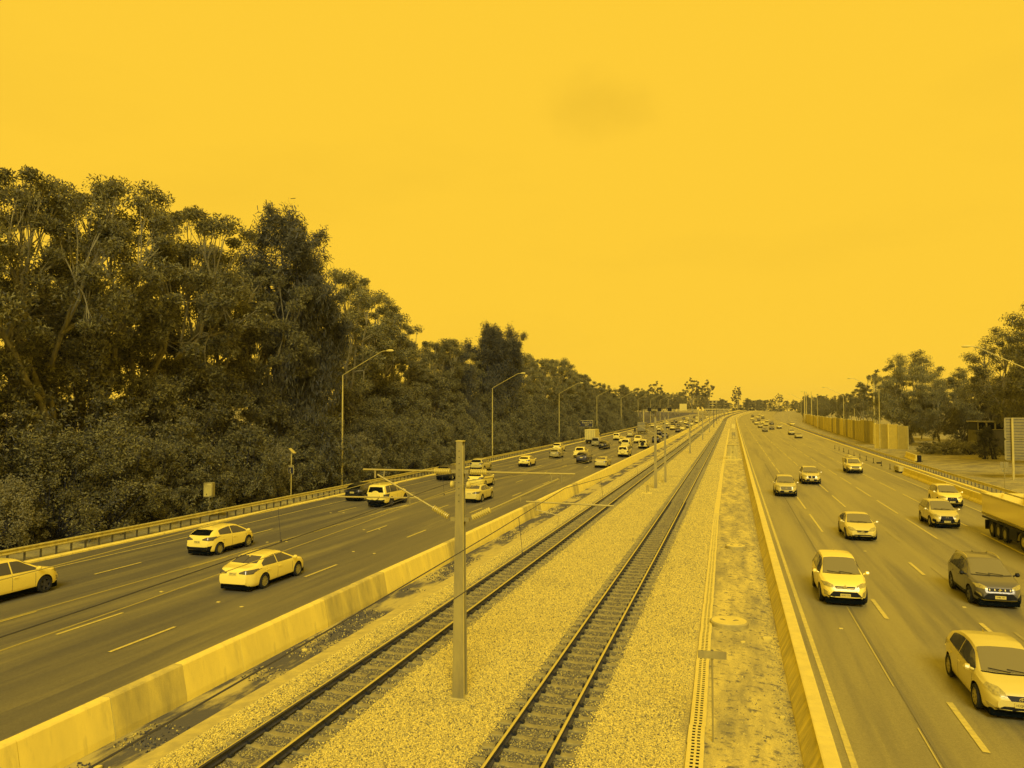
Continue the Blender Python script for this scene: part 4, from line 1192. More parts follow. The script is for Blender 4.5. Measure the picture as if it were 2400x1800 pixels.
def make_car(kind, label, cat, loc, heading, t=0.98, front='slim', rim=(5, None), group=None, plate=None, dark_lower=False, rails=False,
             glass=None, wind=None, name='car', rearstyle='std', emblem=None, roofcol=None, low=False):
    K = KIND[kind]
    body_mesh(kind)
    x, y = loc
    root = empty(name, P(x, y, ROAD + 0.008), 0 if heading > 0 else PI, label, cat, group)
    pm = paint(t)
    rimm = rim[1] or M_RIM
    bo_ = link('body', BODY[kind], root)
    bo_.material_slots[0].link = 'OBJECT'; bo_.material_slots[0].material = pm
    h = K['L'] / 2; W2 = K['W'] / 2
    def dec(key, poly, axis, sgn, m, nm, parent=None, off=0.010, grid=0.06):
        me = cdecal((kind, key), kind, poly, axis, sgn, m, off, grid, nm)
        o = link(nm, me, parent or root)
        if me.materials[0] != m:
            o.material_slots[0].link = 'OBJECT'; o.material_slots[0].material = m
        return o
    G = glass or M_GLASS
    topf = lambda yy: float(np.interp(yy, *zip(*K['top'])))
    # windscreen, from above
    c, r_ = K['cowl'], K['roof']
    dec('ws', [(-W2 * .80, c - .02), (-W2 * .5, c + .03), (0, c + .05), (W2 * .5, c + .03), (W2 * .80, c - .02), (W2 * .665, r_ + .05), (W2 * .3, r_ + .03), (-W2 * .3, r_ + .03), (-W2 * .665, r_ + .05)], 'z', 1, wind or M_WIND, 'windscreen')
    dec('cowl', [(-W2 * .82, c - .01), (-W2 * .5, c + .045), (0, c + .065), (W2 * .5, c + .045), (W2 * .82, c - .01), (W2 * .80, c + .05), (W2 * .5, c + .11), (0, c + .13), (-W2 * .5, c + .11), (-W2 * .80, c + .05)], 'z', 1, M_BLACK, 'cowl', off=.004)
    for s in (-1, 1):
        MB().tube([(s * W2 * .25 - W2 * .2, c + .09, topf(c + .04) + .035), (s * W2 * .25 + W2 * .35, c - .06, topf(c - .06) + .03)], 0.012, 5).build('wiper', M_BLACK, root)
    # rear window, from behind
    zl, zh = topf(K['rwb']) + .03, topf(K['rwt']) - .03
    if kind == 'fourwd': zl, zh = 1.24, 1.66
    if kind == 'van': zl, zh = 1.22, 1.75
    dec('rw', [(-W2 * .72, zl), (0, zl - .015), (W2 * .72, zl), (W2 * .60, zh), (0, zh + .02), (-W2 * .60, zh)], 'y', -1, glass or M_GDARK if kind not in ('sedan',) else G, 'rear_window')
    # side glass
    d0, d1 = K['dlo']
    spl = [(d0, K['bp'] - .04), (K['bp'] + .03, d1)] if K['bp'] > -5 else [(d0, d1)]
    if kind in ('suv', 'tallsuv', 'fourwd'):
        mid = (K['bp'] + d0) / 2 - .3
        spl = [(d0, mid - .03), (mid + .02, K['bp'] - .04), (K['bp'] + .03, d1)]
    for s in (-1, 1):
        for q, (a, b) in enumerate(spl):
            dec(('sw', q, s), sidewin(K, a, b, kind), 'x', s, G, 'side_window')
    # lamps
    z0, z1 = K['hl']
    wf = W2
    for s in (-1, 1):
        if front == 'round': po = [(.40, z0 - .02), (.74, z0 + .02), (.88, z1 + .02), (.80, z1 + .10), (.56, z1 + .05), (.42, z0 + .08)]
        elif front == 'thin': po = [(.42, z0 + .05), (.88, z0 + .07), (.92, z1 + .04), (.62, z1 + .01), (.42, z0 + .10)]
        else: po = [(.46, z0), (.84, z0 + .04), (.92, z1 + .03), (.70, z1 + .05), (.48, z1 - .04)]
        po = [(s * a * wf, b) for a, b in po]
        if s < 0: po = po[::-1]
        dec((front, 'hl', s), po, 'y', 1, M_LAMP, 'headlight', off=.012, grid=.04)
        a0, a1 = K['tl']
        if rearstyle == 'wide': po = [(.34, a0 + .05), (.90, a0 + .02), (.97, a1 + .03), (.62, a1 + .02), (.34, a0 + .10)]
        elif kind in ('fourwd', 'ute', 'van'): po = [(.74, a0), (.96, a0), (.96, a1), (.76, a1)]
        else: po = [(.46, a0 + .03), (.90, a0), (.97, a1), (.60, a1 - .01)]
        po = [(s * a * wf, b) for a, b in po]
        if s < 0: po = po[::-1]
        dec((rearstyle, 'tl', s), po, 'y', -1, M_TAIL, 'tail_light', off=.016, grid=.035)
    g0, g1 = K['gr']
    gw = {'slim': .42, 'round': .40, 'thin': .44, 'big': .50, 'spindle': .46, 'vee': .44, 'kidney': .36, 'bars': .50}[front]
    if front == 'slim': po = [(-gw * wf, g1), (gw * wf, g1), (gw * .9 * wf, g0 + .03), (-gw * .9 * wf, g0 + .03)]
    elif front == 'round': po = [(-gw * wf, g1 + .01), (gw * wf, g1 + .01), (gw * .75 * wf, g0 + .02), (-gw * .75 * wf, g0 + .02)]
    elif front in ('spindle', 'vee'): po = [(-gw * .8 * wf, g1 + .02), (gw * .8 * wf, g1 + .02), (gw * .45 * wf, g0), (gw * 1.1 * wf, K['intake'][0] + .06), (-gw * 1.1 * wf, K['intake'][0] + .06), (-gw * .45 * wf, g0)]
    else: po = [(-gw * wf, g1), (gw * wf, g1), (gw * .92 * wf, g0), (-gw * .92 * wf, g0)]
    gr = dec((front, 'gr'), po, 'y', 1, M_BLACK, 'grille', grid=.07)
    if front in ('big', 'slim', 'bars', 'kidney'):
        nb = {'big': 2, 'slim': 1, 'bars': 5, 'kidney': 2}[front]
        for q in range(nb):
            if front in ('bars', 'kidney'):
                xx = gw * wf * ((q + .5) / nb * 2 - 1)
                if front == 'kidney': xx = (-.02, .02)[q]
                po = [(xx - .02, g0 + .03), (xx + .02, g0 + .03), (xx + .02, g1 - .02), (xx - .02, g1 - .02)]
            else:
                zz = g0 + (g1 - g0) * (q + 1) / (nb + 1)
                po = [(-gw * .86 * wf, zz - .010), (gw * .86 * wf, zz - .010), (gw * .86 * wf, zz + .010), (-gw * .86 * wf, zz + .010)]
            dec((front, 'bar', q), po, 'y', 1, M_CHROME, 'grille_bar', gr, off=.014)
    i0, i1 = K['intake']
    if front not in ('spindle', 'vee'):
        po = [(-.48 * wf, i1), (.48 * wf, i1), (.70 * wf, i0 + .05), (.62 * wf, i0), (-.62 * wf, i0), (-.70 * wf, i0 + .05)]
        dec((front, 'in'), po, 'y', 1, M_BLACK, 'lower_grille', grid=.08)
    for s in (-1, 1):
        po = [(s * .68 * wf, i0 + .05), (s * .84 * wf, i0 + .07), (s * .86 * wf, i1 + .02), (s * .72 * wf, i1 - .03)]
        if s < 0: po = po[::-1]
        dec((front, 'fog', s), po, 'y', 1, M_BLACK if front in ('big', 'vee', 'spindle', 'kidney') else M_LAMP, 'fog_light')
    if dark_lower:
        zb = K['zb']
        dec('frontlow', [(-.74 * wf, zb + .10), (.74 * wf, zb + .10), (.90 * wf, zb + .20), (.88 * wf, zb + .34), (.70 * wf, zb + .20), (-.70 * wf, zb + .20), (-.88 * wf, zb + .34), (-.90 * wf, zb + .20)], 'y', 1, M_BLACK, 'bumper_trim', off=.014, grid=.05)
        dec('skid', [(-.62 * wf, zb + .04), (.62 * wf, zb + .04), (.70 * wf, zb + .12), (.55 * wf, zb + .09), (-.55 * wf, zb + .09), (-.70 * wf, zb + .12)], 'y', 1, M_CHROME, 'skid_plate', off=.012)
        dec('rearlow', [(-.80 * wf, zb + .06), (.80 * wf, zb + .06), (.88 * wf, zb + .36), (.55 * wf, zb + .30), (-.55 * wf, zb + .30), (-.88 * wf, zb + .36)], 'y', -1, M_BLACK, 'bumper_trim', off=.014, grid=.05)
        for s in (-1, 1):
            ya_, yb_ = h - K['fo'] - K['wr'] - .09, h - K['fo'] - K['wb'] + K['wr'] + .09
            dec(('sill', s), [(yb_, zb + .03), (ya_, zb + .03), (ya_, zb + .15), (yb_, zb + .15)], 'x', s, M_BLACK, 'sill_trim', off=.014, grid=.08)
    else:
        zb = K['zb']
        dec('rearlow2', [(-.70 * wf, zb + .07), (.70 * wf, zb + .07), (.62 * wf, zb + .16), (-.62 * wf, zb + .16)], 'y', -1, M_BLACK, 'bumper_trim')
    # plates
    for sg, zz, nm in ((1, K['plate'], 'f'), (-1, K['rplate'], 'r')):
        pw_, ph_ = .195, .062
        o = dec(('plate', nm), [(-pw_, zz - ph_), (pw_, zz - ph_), (pw_, zz + ph_), (-pw_, zz + ph_)], 'y', sg, M_PLATE, 'number_plate', off=.020, grid=.2)
        if plate and not low:
            hit, nn, _, _ = BVH[kind].ray_cast(Vector((0, sg * 8, zz)), Vector((0, -sg, 0)))
            q = link('lettering', text_mesh(plate, .078, M_INK, .003), o, (0, hit.y + sg * .024, zz))
            q.rotation_euler = (R(90), 0, PI if sg > 0 else 0)
    if emblem:
        zz = (g0 + g1) / 2 if emblem != 'rear' else K['tl'][1]
        hit, nn, _, _ = BVH[kind].ray_cast(Vector((0, 8, zz)), Vector((0, -1, 0)))
        eb = MB()
        yy_ = hit.y + .022
        ell = lambda a, b, cz=0.0: [(a * math.cos(2 * PI * k / 18), yy_, zz + cz + b * math.sin(2 * PI * k / 18)) for k in range(19)]
        if emblem == 'rings':
            eb.tube(ell(.085, .055), .008, 5, False).tube(ell(.032, .052), .007, 5, False).tube(ell(.060, .022, .028), .007, 5, False)
        elif emblem == 'diamonds':
            for a in (90, 210, 330):
                ca, sa = math.cos(R(a)), math.sin(R(a))
                eb.prism([(0, 0), (.045 * ca - .026 * sa, .045 * sa + .026 * ca), (.09 * ca, .09 * sa), (.045 * ca + .026 * sa, .045 * sa - .026 * ca)], (0, yy_, zz + .06), (1, 0, 0), (0, 0, 1), (0, .008, 0))
        elif emblem == 'ess':
            eb.prism([(-.075, .0), (0, .07), (.04, .05), (-.005, .015), (.075, -.005), (.0, -.07), (-.04, -.05), (.005, -.015)], (0, yy_, zz), (1, 0, 0), (0, 0, 1), (0, .01, 0))
        elif emblem == 'star':
            eb.tube(ell(.10, .10), .010, 5, False)
            for a in (90, 210, 330): eb.tube([(0, yy_, zz), (.1 * math.cos(R(a)), yy_, zz + .1 * math.sin(R(a)))], .010, 5)
        else:
            eb.tube(ell(.07, .05), .010, 5, False)
        eb.build('emblem', M_CHROME, root)
    # mirrors
    ym = K['cowl'] - .22; zm = float(np.interp(ym, *zip(*K['belt']))) + .10
    for s in (-1, 1):
        mr_ = MB().tube([(s * (W2 - .06), ym, zm - .05), (s * (W2 + .03), ym, zm - .02), (s * (W2 + .06), ym, zm), (s * (W2 + .15), ym - .01, zm + .005), (s * (W2 + .19), ym - .02, zm)], [.03, .035, .085, .085, .035], 8)
        mr_.build('mirror', pm if t > .4 else M_BLACK, root, 40)
    # door seams and handles
    zs0, zs1 = K['zb'] + .12, float(np.interp(0, *zip(*K['belt'])))
    for s in (-1, 1):
        for q, yy_ in enumerate([v for v in (K['cowl'] - .28, K['bp'], d0 + (.35 if kind in ('suv', 'tallsuv', 'fourwd') else .30)) if v > -3]):
            dec(('seam', q, s), [(yy_ - .008, zs0), (yy_ + .008, zs0), (yy_ + .008, zs1), (yy_ - .008, zs1)], 'x', s, M_SEAM, 'door_gap', off=.002, grid=.15)
        for q, yy_ in enumerate((K['bp'] + .16, K['bp'] - .75) if K['bp'] > -5 else (0.4,)):
            dec(('hand', q, s), [(yy_ - .10, zs1 - .16), (yy_ + .10, zs1 - .16), (yy_ + .10, zs1 - .13), (yy_ - .10, zs1 - .13)], 'x', s, pm, 'door_handle', off=.028, grid=.2)
    # antenna fin
    MB().add([(-.02, d0 * .75 - .12, topf(d0 * .75) - .03), (.02, d0 * .75 - .12, topf(d0 * .75) - .03), (0, d0 * .75 - .14, topf(d0 * .75) + .07), (0, d0 * .75 + .1, topf(d0 * .75) - .01)], [(0, 1, 2), (0, 2, 3), (1, 3, 2), (0, 3, 1)]).build('antenna', pm, root)
    if rails:
        for s in (-1, 1):
            a, b = d0 + .1, K['roof'] - .05
            pts = [(s * W2 * .66, a + (b - a) * k / 8, topf(a + (b - a) * k / 8) + (.045 if 0 < k < 8 else -.02)) for k in range(9)]
            MB().tube(pts, .018, 6).build('roof_rail', M_GALVD if t > .5 else M_CHROME, root, 40)
    if kind == 'fourwd':
        sp = MB().lathe([(.36, -.10), (.38, -.06), (.38, .06), (.34, .10), (.1, .11)], 'y', (0, -h - .08, 1.0), 24).build('spare_wheel', M_BLACK if rearstyle == 'blackspare' else pm, root, 35)
    MB().cbox((0, 0, .10 + K['zb'] / 2), (K['W'] * .80, K['L'] - .30, K['zb']), .03).build('underbody_shade', M_UNDER, root)  # lowered black block, added as underfloor and to darken the shade beneath
    # wheels
    ty, rm, bk = wheel_meshes(K['wr'], rim[0], rimm)
    for yy_ in (h - K['fo'], h - K['fo'] - K['wb']):
        for s in (-1, 1):
            wv = link('wheel', ty, root, (s * (W2 - .115), yy_, K['wr']))
            if s < 0: wv.rotation_euler.z = PI
            wv.rotation_euler.x = random.uniform(0, 2)
            link('rim', rm, wv); link('brake_disc', bk, wv)
    return root

def join_tree(root):
    """one mesh for far copies"""
    vs, fs, mi, mats, sm = [], [], [], [], []
    rinv = root.matrix_world.inverted()
    def rec(o, mw):
        if o.type == 'MESH':
            n = len(vs)
            vs.extend([tuple(mw @ v.co) for v in o.data.vertices])
            ms = [s_.material for s_ in o.material_slots]
            for p in o.data.polygons:
                fs.append(tuple(i + n for i in p.vertices))
                m = ms[min(p.material_index, len(ms) - 1)]
                if m not in mats: mats.append(m)
                mi.append(mats.index(m)); sm.append(p.use_smooth)
        for c in o.children: rec(c, mw @ c.matrix_parent_inverse @ c.matrix_basis)
    rec(root, Matrix())
    me = bpy.data.meshes.new('car'); me.from_pydata(vs, [], fs)
    for m in mats: me.materials.append(m)
    me.polygons.foreach_set('material_index', mi); me.polygons.foreach_set('use_smooth', sm)
    try: me.set_sharp_from_angle(angle=R(35))
    except Exception: pass
    return me

# ---- oncoming carriageway, near cars (each its own build)
ONC = 'oncoming cars on the right carriageway'
AWAY = 'cars driving away on the left carriageway'
make_car('hatch', 'silver hatchback nearest the camera at lower right edge', 'car', (6.98, 24.65), -1, .86, 'round', (9, M_RIM), ONC, '1CQC 385', emblem='rings', wind=M_WIND)
make_car('suv', 'white SUV with black lower grille in the lane by the right barrier', 'car', (4.3, 36.2), -1, .99, 'slim', (7, M_RIM), ONC, '1EMD 776', emblem='diamonds')
make_car('suv', 'dark grey SUV with bright skid trim and roof rails', 'car', (10.2, 37.5), -1, .33, 'bars', (5, M_RIMD), ONC, '1HBL 771', dark_lower=True, rails=True, emblem='ess')
make_car('sedan', 'silver sedan directly beyond the white SUV by the right barrier', 'car', (7.5, 53.4), -1, .90, 'round', (7, M_RIM), ONC, '1CAZ 524', emblem='rings')
make_car('suv', 'silver SUV with black hourglass grille beside the tipper trailer', 'car', (13.75, 60.2), -1, .84, 'spindle', (10, M_RIM), ONC, '1GKL 208', dark_lower=True, emblem='oval')
make_car('suv', 'white SUV with V-shaped grille following the tipper trailer', 'car', (17.1, 72.6), -1, .97, 'vee', (5, M_RIM), ONC, '1GTR 640', dark_lower=True, emblem='oval')
make_car('tallsuv', 'pale SUV with black lower bumper, black mirrors and star emblem', 'car', (4.65, 77.4), -1, .80, 'big', (5, M_RIMD), ONC, '1HDN 915', dark_lower=True, emblem='star')
make_car('tallsuv', 'large pale SUV with tall twin dark grille, second lane', 'car', (8.0, 90.2), -1, .84, 'kidney', (10, M_RIMD), ONC, '1HFP 033', dark_lower=True)
ut = make_car('ute', 'white work ute carrying a roof rack and ladder', 'car', (14.6, 106.6), -1, .93, 'big', (5, M_RIMD), ONC, '1FZT 482', dark_lower=True, name='ute')
rk = MB()
for y_ in (-.9, -.2, .35): rk.box((0, y_, 1.98), (1.5, .05, .05)).box((-.7, y_, 1.86), (.05, .05, .22)).box((.7, y_, 1.86), (.05, .05, .22))
for s in (-1, 1): rk.box((s * .7, -.3, 2.02), (.05, 2.2, .05))
rk.build('roof_rack', M_GALV, ut)
ld = MB()
for s in (.1, .5): ld.box((s, -.6, 2.09), (.06, 3.4, .08))
for k in range(9): ld.box((.3, -2.1 + .38 * k, 2.09), (.4, .04, .04))
ld.build('ladder', M_CONCTOP, ut)
for s in (-1, 1):
    MB().cbox((s * .55, -1.85, 1.42), (.7, 1.3, .62), .03).build('tool_box', M_GALV, ut)

# ---- left carriageway
make_car('suv', 'white wagon with dark spoked wheels cut by left picture edge', 'car', (-29.9, 25.6), 1, .99, 'slim', (5, M_RIMD), AWAY, None)
make_car('hatch', 'white hatchback with black rear bumper insert, second lane from guardrail', 'car', (-28.25, 38.1), 1, .99, 'slim', (10, M_RIM), AWAY, '1GQL 307', dark_lower=True, rearstyle='wide')
make_car('sedan', 'white sedan with slim dark tail lights in the foreground', 'car', (-21.1, 31.6), 1, .99, 'slim', (10, M_RIM), AWAY, '1EYT 415', rearstyle='wide')
make_car('fourwd', 'white four-wheel-drive with white spare wheel on its tail', 'car', (-28.2, 60.1), 1, .99, 'big', (5, M_RIMD), AWAY, '1DTR 818', dark_lower=True)
make_car('hatch', 'black hatchback beside the white four-wheel-drive with spare wheel', 'car', (-32.1, 63.2), 1, .05, 'thin', (5, M_RIM), AWAY, '1HAB 226')
make_car('suv', 'dark SUV half hidden behind left insulator of nearest mast', 'car', (-31.7, 84.0), 1, .10, 'thin', (5, M_RIM), AWAY, '1GPD 143', dark_lower=True)
make_car('suv', 'silver SUV seen just right of nearest mast, along the guardrail', 'car', (-31.9, 96.4), 1, .80, 'thin', (5, M_RIM), AWAY, '1GCE 502', dark_lower=True)
make_car('suv', 'white SUV partly hidden by right insulator of nearest mast', 'car', (-25.4, 76.8), 1, .98, 'slim', (7, M_RIM), AWAY, '1FND 317')
make_car('sedan', 'silver sedan immediately right of nearest mast', 'car', (-21.9, 65.2), 1, .88, 'slim', (9, M_RIM), AWAY, '1GDA 660', rearstyle='wide')
make_car('hatch', 'lone white hatchback mid-road between the first two left lamps', 'car', (-28.2, 106), 1, .99, 'thin', (5, M_RIMD), AWAY, '1GAV 871', dark_lower=True)
make_car('hatch', 'grey hatchback in front of white SUV near the guardrail', 'car', (-28.3, 125.4), 1, .60, 'thin', (5, M_RIM), AWAY, low=True)
make_car('suv', 'white SUV by the guardrail overlapped by a grey hatchback', 'car', (-31.9, 143.5), 1, .98, 'thin', (5, M_RIM), AWAY, low=True)
make_car('ute', 'white ute with dark rear window overlapped by a dark SUV', 'car', (-24.6, 127.5), 1, .95, 'big', (5, M_RIMD), AWAY, name='ute', low=True)
make_car('suv', 'dark grey SUV overlapping the white ute', 'car', (-21.6, 114.6), 1, .24, 'thin', (5, M_RIM), AWAY, dark_lower=True, low=True)
make_car('sedan', 'silver sedan closest to the left concrete barrier', 'car', (-17.6, 107.4), 1, .78, 'slim', (5, M_RIM), AWAY, low=True)
make_car('fourwd', 'white wagon by the concrete barrier with a pale van ahead', 'car', (-17.8, 131.5), 1, .92, 'big', (5, M_RIM), AWAY, low=True)
make_car('van', 'white high-roofed van ahead of wagon by the barrier', 'van', (-21.2, 160), 1, .92, 'slim', (5, M_RIM), AWAY, name='van', low=True)
make_car('suv', 'black SUV behind the white box truck', 'car', (-25.0, 154.5), 1, .06, 'thin', (5, M_RIMD), AWAY, dark_lower=True, low=True)
make_car('van', 'dark-backed van just ahead of the black SUV', 'van', (-28.4, 166), 1, .55, 'slim', (5, M_RIM), AWAY, name='van', low=True)
make_car('fourwd', 'white four-wheel-drive with black spare cover hugging the barrier', 'car', (-17.6, 159), 1, .88, 'big', (5, M_RIMD), AWAY, low=True, rearstyle='blackspare')
make_car('fourwd', 'white wagon alone between box truck and second truck', 'car', (-28.6, 198), 1, .95, 'big', (5, M_RIM), AWAY, low=True)
make_car('ute', 'white ute ahead of the four-wheel-drive with black spare cover', 'car', (-21.5, 183), 1, .92, 'big', (5, M_RIM), AWAY, name='ute', low=True)

# ---- trucks
def truck_wheel(mb_t, mb_r, x, y, r, s):
    mb_t.lathe([(r * .55, -.14), (r * .95, -.15), (r, -.10), (r, .10), (r * .95, .15), (r * .55, .14)], 'x', (x, y, r), 24, True)
    mb_r.lathe([(r * .55, s * .12), (r * .48, s * .14), (r * .40, s * .05), (r * .22, s * .04), (r * .18, s * .12), (r * .05, s * .13)], 'x', (x, y, r), 20)
def box_truck(loc, label, cargo_t, L_=8.0, H_=3.3, t=.95):
    root = empty('box_truck', P(loc[0], loc[1], ROAD + .01), 0, label, 'truck', 'trucks on the left carriageway')
    MB().cbox((0, -1.0, 0.95 + (H_ - .95) / 2), (2.45, L_ - 2.2, H_ - .95), .04).build('cargo_box', mat('cargo_%d' % int(cargo_t * 100), cargo_t, .6, t2=cargo_t - .08, scale=1.2), root)
    yb = -1.0 - (L_ - 2.2) / 2
    for s in (-1, 1):
        d = MB().cbox((s * .58, yb - .025, 0.95 + (H_ - .95) / 2), (1.10, .05, H_ - 1.15), .015).build('rear_door', mat('cargo_%d' % int(cargo_t * 100), cargo_t), root)
        for q in (-.25, .25): MB().tube([(s * .58 + q, yb - .07, 1.1), (s * .58 + q, yb - .07, H_ - .2)], .03, 6).build('lock_bar', M_GALVD, d)
        MB().cbox((s * 1.0, yb - .02, .78), (.3, .06, .12), .01).build('tail_light', M_TAIL, root)
    MB().box((0, -.6, .78), (1.0, L_ - 1.0, .22)).build('chassis', M_UNDER, root)
    MB().box((0, yb, .55), (2.2, .12, .16)).build('rear_bumper', M_BLACK, root)
    cab = MB(); yc = L_ / 2 - 1.05
    cab.prism([(-.9, .5), (.92, .5), (.98, 1.1), (.88, 1.5), (.62, 2.35), (.4, 2.5), (-.9, 2.5)], (-1.1, yc, 0), (0, 1, 0), (0, 0, 1), (2.2, 0, 0))
    cab.build('cab', paint(t), root, 30)
    MB().add([(-.98, yc + .905, 1.5), (.98, yc + .905, 1.5), (.94, yc + .66, 2.3), (-.94, yc + .66, 2.3)], [(0, 1, 2, 3)]).build('windscreen', M_WIND, root)
    for s in (-1, 1):
        MB().box((s * 1.105, yc + .25, 1.85), (.02, .8, .7)).build('side_window', M_GLASS, root)
        MB().cbox((s * 1.3, yc + .75, 1.9), (.2, .1, .4), .03).build('mirror', M_BLACK, root)
        for y_ in (yc - .1, -L_ / 2 + 1.8):
            a, b = MB(), MB(); truck_wheel(a, b, s * .98, y_, .45, s)
            wv = a.build('wheel', M_RUB, root, 35); b.build('rim', M_RIM, wv, 35)
    return root
box_truck((-31.6, 178.5), 'white box truck with barred rear doors below the exit sign', .95, 7.6, 3.3)
box_truck((-27.6, 246.5), 'grey-backed box truck ahead of the lone white wagon', .58, 8.5, 3.6)

def tipper(loc, label):
    """semi trailer with low white tipper body, running toward the camera (nose to -Y)"""
    root = empty('tipper_truck', P(loc[0], loc[1], ROAD + .01), PI, label, 'truck')
    # trailer: local +y is forward
    bd = MB()
    L_ = 10.5; z0, z1, w = 1.12, 2.55, 1.25
    y0, y1 = -L_ / 2, L_ / 2
    outer = [(-w, z1), (-w, z0 + .25), (-w + .12, z0), (w - .12, z0), (w, z0 + .25), (w, z1), (w - .05, z1), (w - .05, z0 + .28), (w - .15, z0 + .06), (-w + .15, z0 + .06), (-w + .05, z0 + .28), (-w + .05, z1)]
    bd.prism(outer, (0, y0, 0), (1, 0, 0), (0, 0, 1), (0, L_, 0))
    bd.build('tub', paint(1.0), root)
    for y_ in (y0 - .02, y1 + .02):
        MB().cbox((0, y_, (z0 + z1) / 2 + .05), (2 * w - .02, .06, z1 - z0 - .04), .01).build('end_gate', paint(.93), root)
    for s in (-1, 1):
        MB().box((s * (w + .03), 0, z1 + .01), (.12, L_, .10)).build('top_rail', M_GALV, root)
        MB().box((s * (w + .02), 0, z0 + .20), (.06, L_, .08)).build('side_rail', M_GALVD, root)
        MB().box((s * (w - .02), 0, z0 - .06), (.10, L_, .10)).build('lower_rail', M_BLACK, root)
    MB().tube([(0, y0 + .2, z1 + .06), (0, y1 - .2, z1 + .06)], .05, 8).build('tarp_roll', M_GALVD, root)
    MB().box((0, 0, z0 - .22), (.9, L_ - .4, .28)).build('chassis', M_UNDER, root)
    for k, y_ in enumerate((-3.5, -2.3, -1.1, 1.95, 3.2)):
        for s in (-1, 1):
            a, b = MB(), MB(); truck_wheel(a, b, s * 1.08, y_, .50, s)
            wv = a.build('wheel', M_RUB, root, 35); b.build('rim', M_GALV if k > 2 else M_GALVD, wv, 35)
    for s in (-1, 1):
        g_ = MB()
        pts = [(s * 1.1, 2.57 + 1.25 * math.cos(a) * .98, .50 + .62 * math.sin(a)) for a in [PI * k / 12 for k in range(13)]]
        for a, b in zip(pts[:-1], pts[1:]):
            g_.add([(a[0] - .2, a[1], a[2]), (a[0] + .2, a[1], a[2]), (b[0] + .2, b[1], b[2]), (b[0] - .2, b[1], b[2])], [(0, 1, 2, 3)])
        g_.build('mudguard', M_GALV, root)
        MB().cbox((s * 1.0, .45, .72), (.5, 1.3, .7), .04).build('side_box', M_BLACK, root)
        MB().cbox((s * 1.1, -4.35, .65), (.5, .04, .6), .01).build('mud_flap', M_BLACK, root)
    # prime mover ahead
    cab = MB().prism([(-1.0, .6), (1.1, .6), (1.15, 1.4), (.95, 2.7), (.6, 3.0), (-1.0, 3.0)], (-1.2, 7.4, 0), (0, 1, 0), (0, 0, 1), (2.4, 0, 0))
    cab.build('cab', paint(.95), root, 30)
    MB().add([(-1.05, 8.53, 1.6), (1.05, 8.53, 1.6), (1.0, 8.375, 2.6), (-1.0, 8.375, 2.6)], [(0, 1, 2, 3)]).build('windscreen', M_WIND, root)
    MB().box((0, 6.2, .85), (.9, 4.5, .25)).build('cab_chassis', M_UNDER, root)
    for s in (-1, 1):
        a, b = MB(), MB(); truck_wheel(a, b, s * 1.02, 7.6, .5, s)
        wv = a.build('wheel', M_RUB, root, 35); b.build('rim', M_GALV, wv, 35)
    return root
tipper((16.85, 51.8), 'white tipper trailer with exposed triple axle leaving right picture edge')

# ---- motorcyclist far up the left carriageway
t = empty('motorcycle', P(-31.2, 256, ROAD), 0, 'motorcycle ridden beside guardrail ahead of the box trucks', 'motorcycle')
for y_ in (-.7, .7):
    a = MB().lathe([(.24, -.05), (.31, -.06), (.32, 0), (.31, .06), (.24, .05)], 'x', (0, y_, .32), 18, True).build('wheel', M_RUB, t, 35)
MB().tube([(0, -.75, .75), (0, -.3, .82), (0, .1, .95), (0, .45, .9), (0, .6, .6)], [.06, .16, .2, .17, .08], 8).build('tank_and_seat', M_BLACK, t, 40)
MB().tube([(0, .7, .35), (0, .5, 1.0)], .04, 6).tube([(-.35, .42, 1.02), (.35, .42, 1.02)], .025, 6).build('fork', M_GALVD, t)
MB().cbox((0, 0, .5), (.35, .6, .4), .05).build('engine', M_RIMD, t)
def person_body():
    J = [(0, -.25, .92), (0, -.15, 1.2), (0, -.02, 1.45), (0, .03, 1.56), (0, .06, 1.72),
         (-.2, -.0, 1.42), (-.3, .15, 1.2), (-.33, .40, 1.05), (.2, -.0, 1.42), (.3, .15, 1.2), (.33, .40, 1.05),
         (-.16, -.22, .9), (-.24, .22, .72), (-.2, -.1, .35), (.16, -.22, .9), (.24, .22, .72), (.2, -.1, .35)]
    E = [(0, 1), (1, 2), (2, 3), (3, 4), (2, 5), (5, 6), (6, 7), (2, 8), (8, 9), (9, 10), (0, 11), (11, 12), (12, 13), (0, 14), (14, 15), (15, 16)]
    rad = [.15, .16, .15, .07, .13, .08, .06, .045, .08, .06, .045, .11, .08, .055, .11, .08, .055]
    me = bpy.data.meshes.new('person'); me.from_pydata(J, E, [])
    o = link('person', me)
    md = o.modifiers.new('s', 'SKIN')
    for v, r_ in zip(me.skin_vertices[0].data, rad): v.radius = (r_, r_)
    me.skin_vertices[0].data[0].use_root = True
    o.modifiers.new('d', 'SUBSURF').levels = 1
    dg = bpy.context.evaluated_depsgraph_get()
    out = bpy.data.meshes.new_from_object(o.evaluated_get(dg)); bpy.data.objects.remove(o)
    out.materials.append(M_BLACK); shade(out, 60)
    return out
pr = link('person', person_body(), None, P(-31.2, 256, ROAD)); tag(pr, 'rider in dark clothes and pale helmet on the motorcycle', 'person')
MB().lathe([(.02, .0), (.12, .02), (.15, .12), (.12, .22), (.04, .27)], 'z', (0, .06, 1.62), 14).build('helmet', M_PLATE, pr, 50)

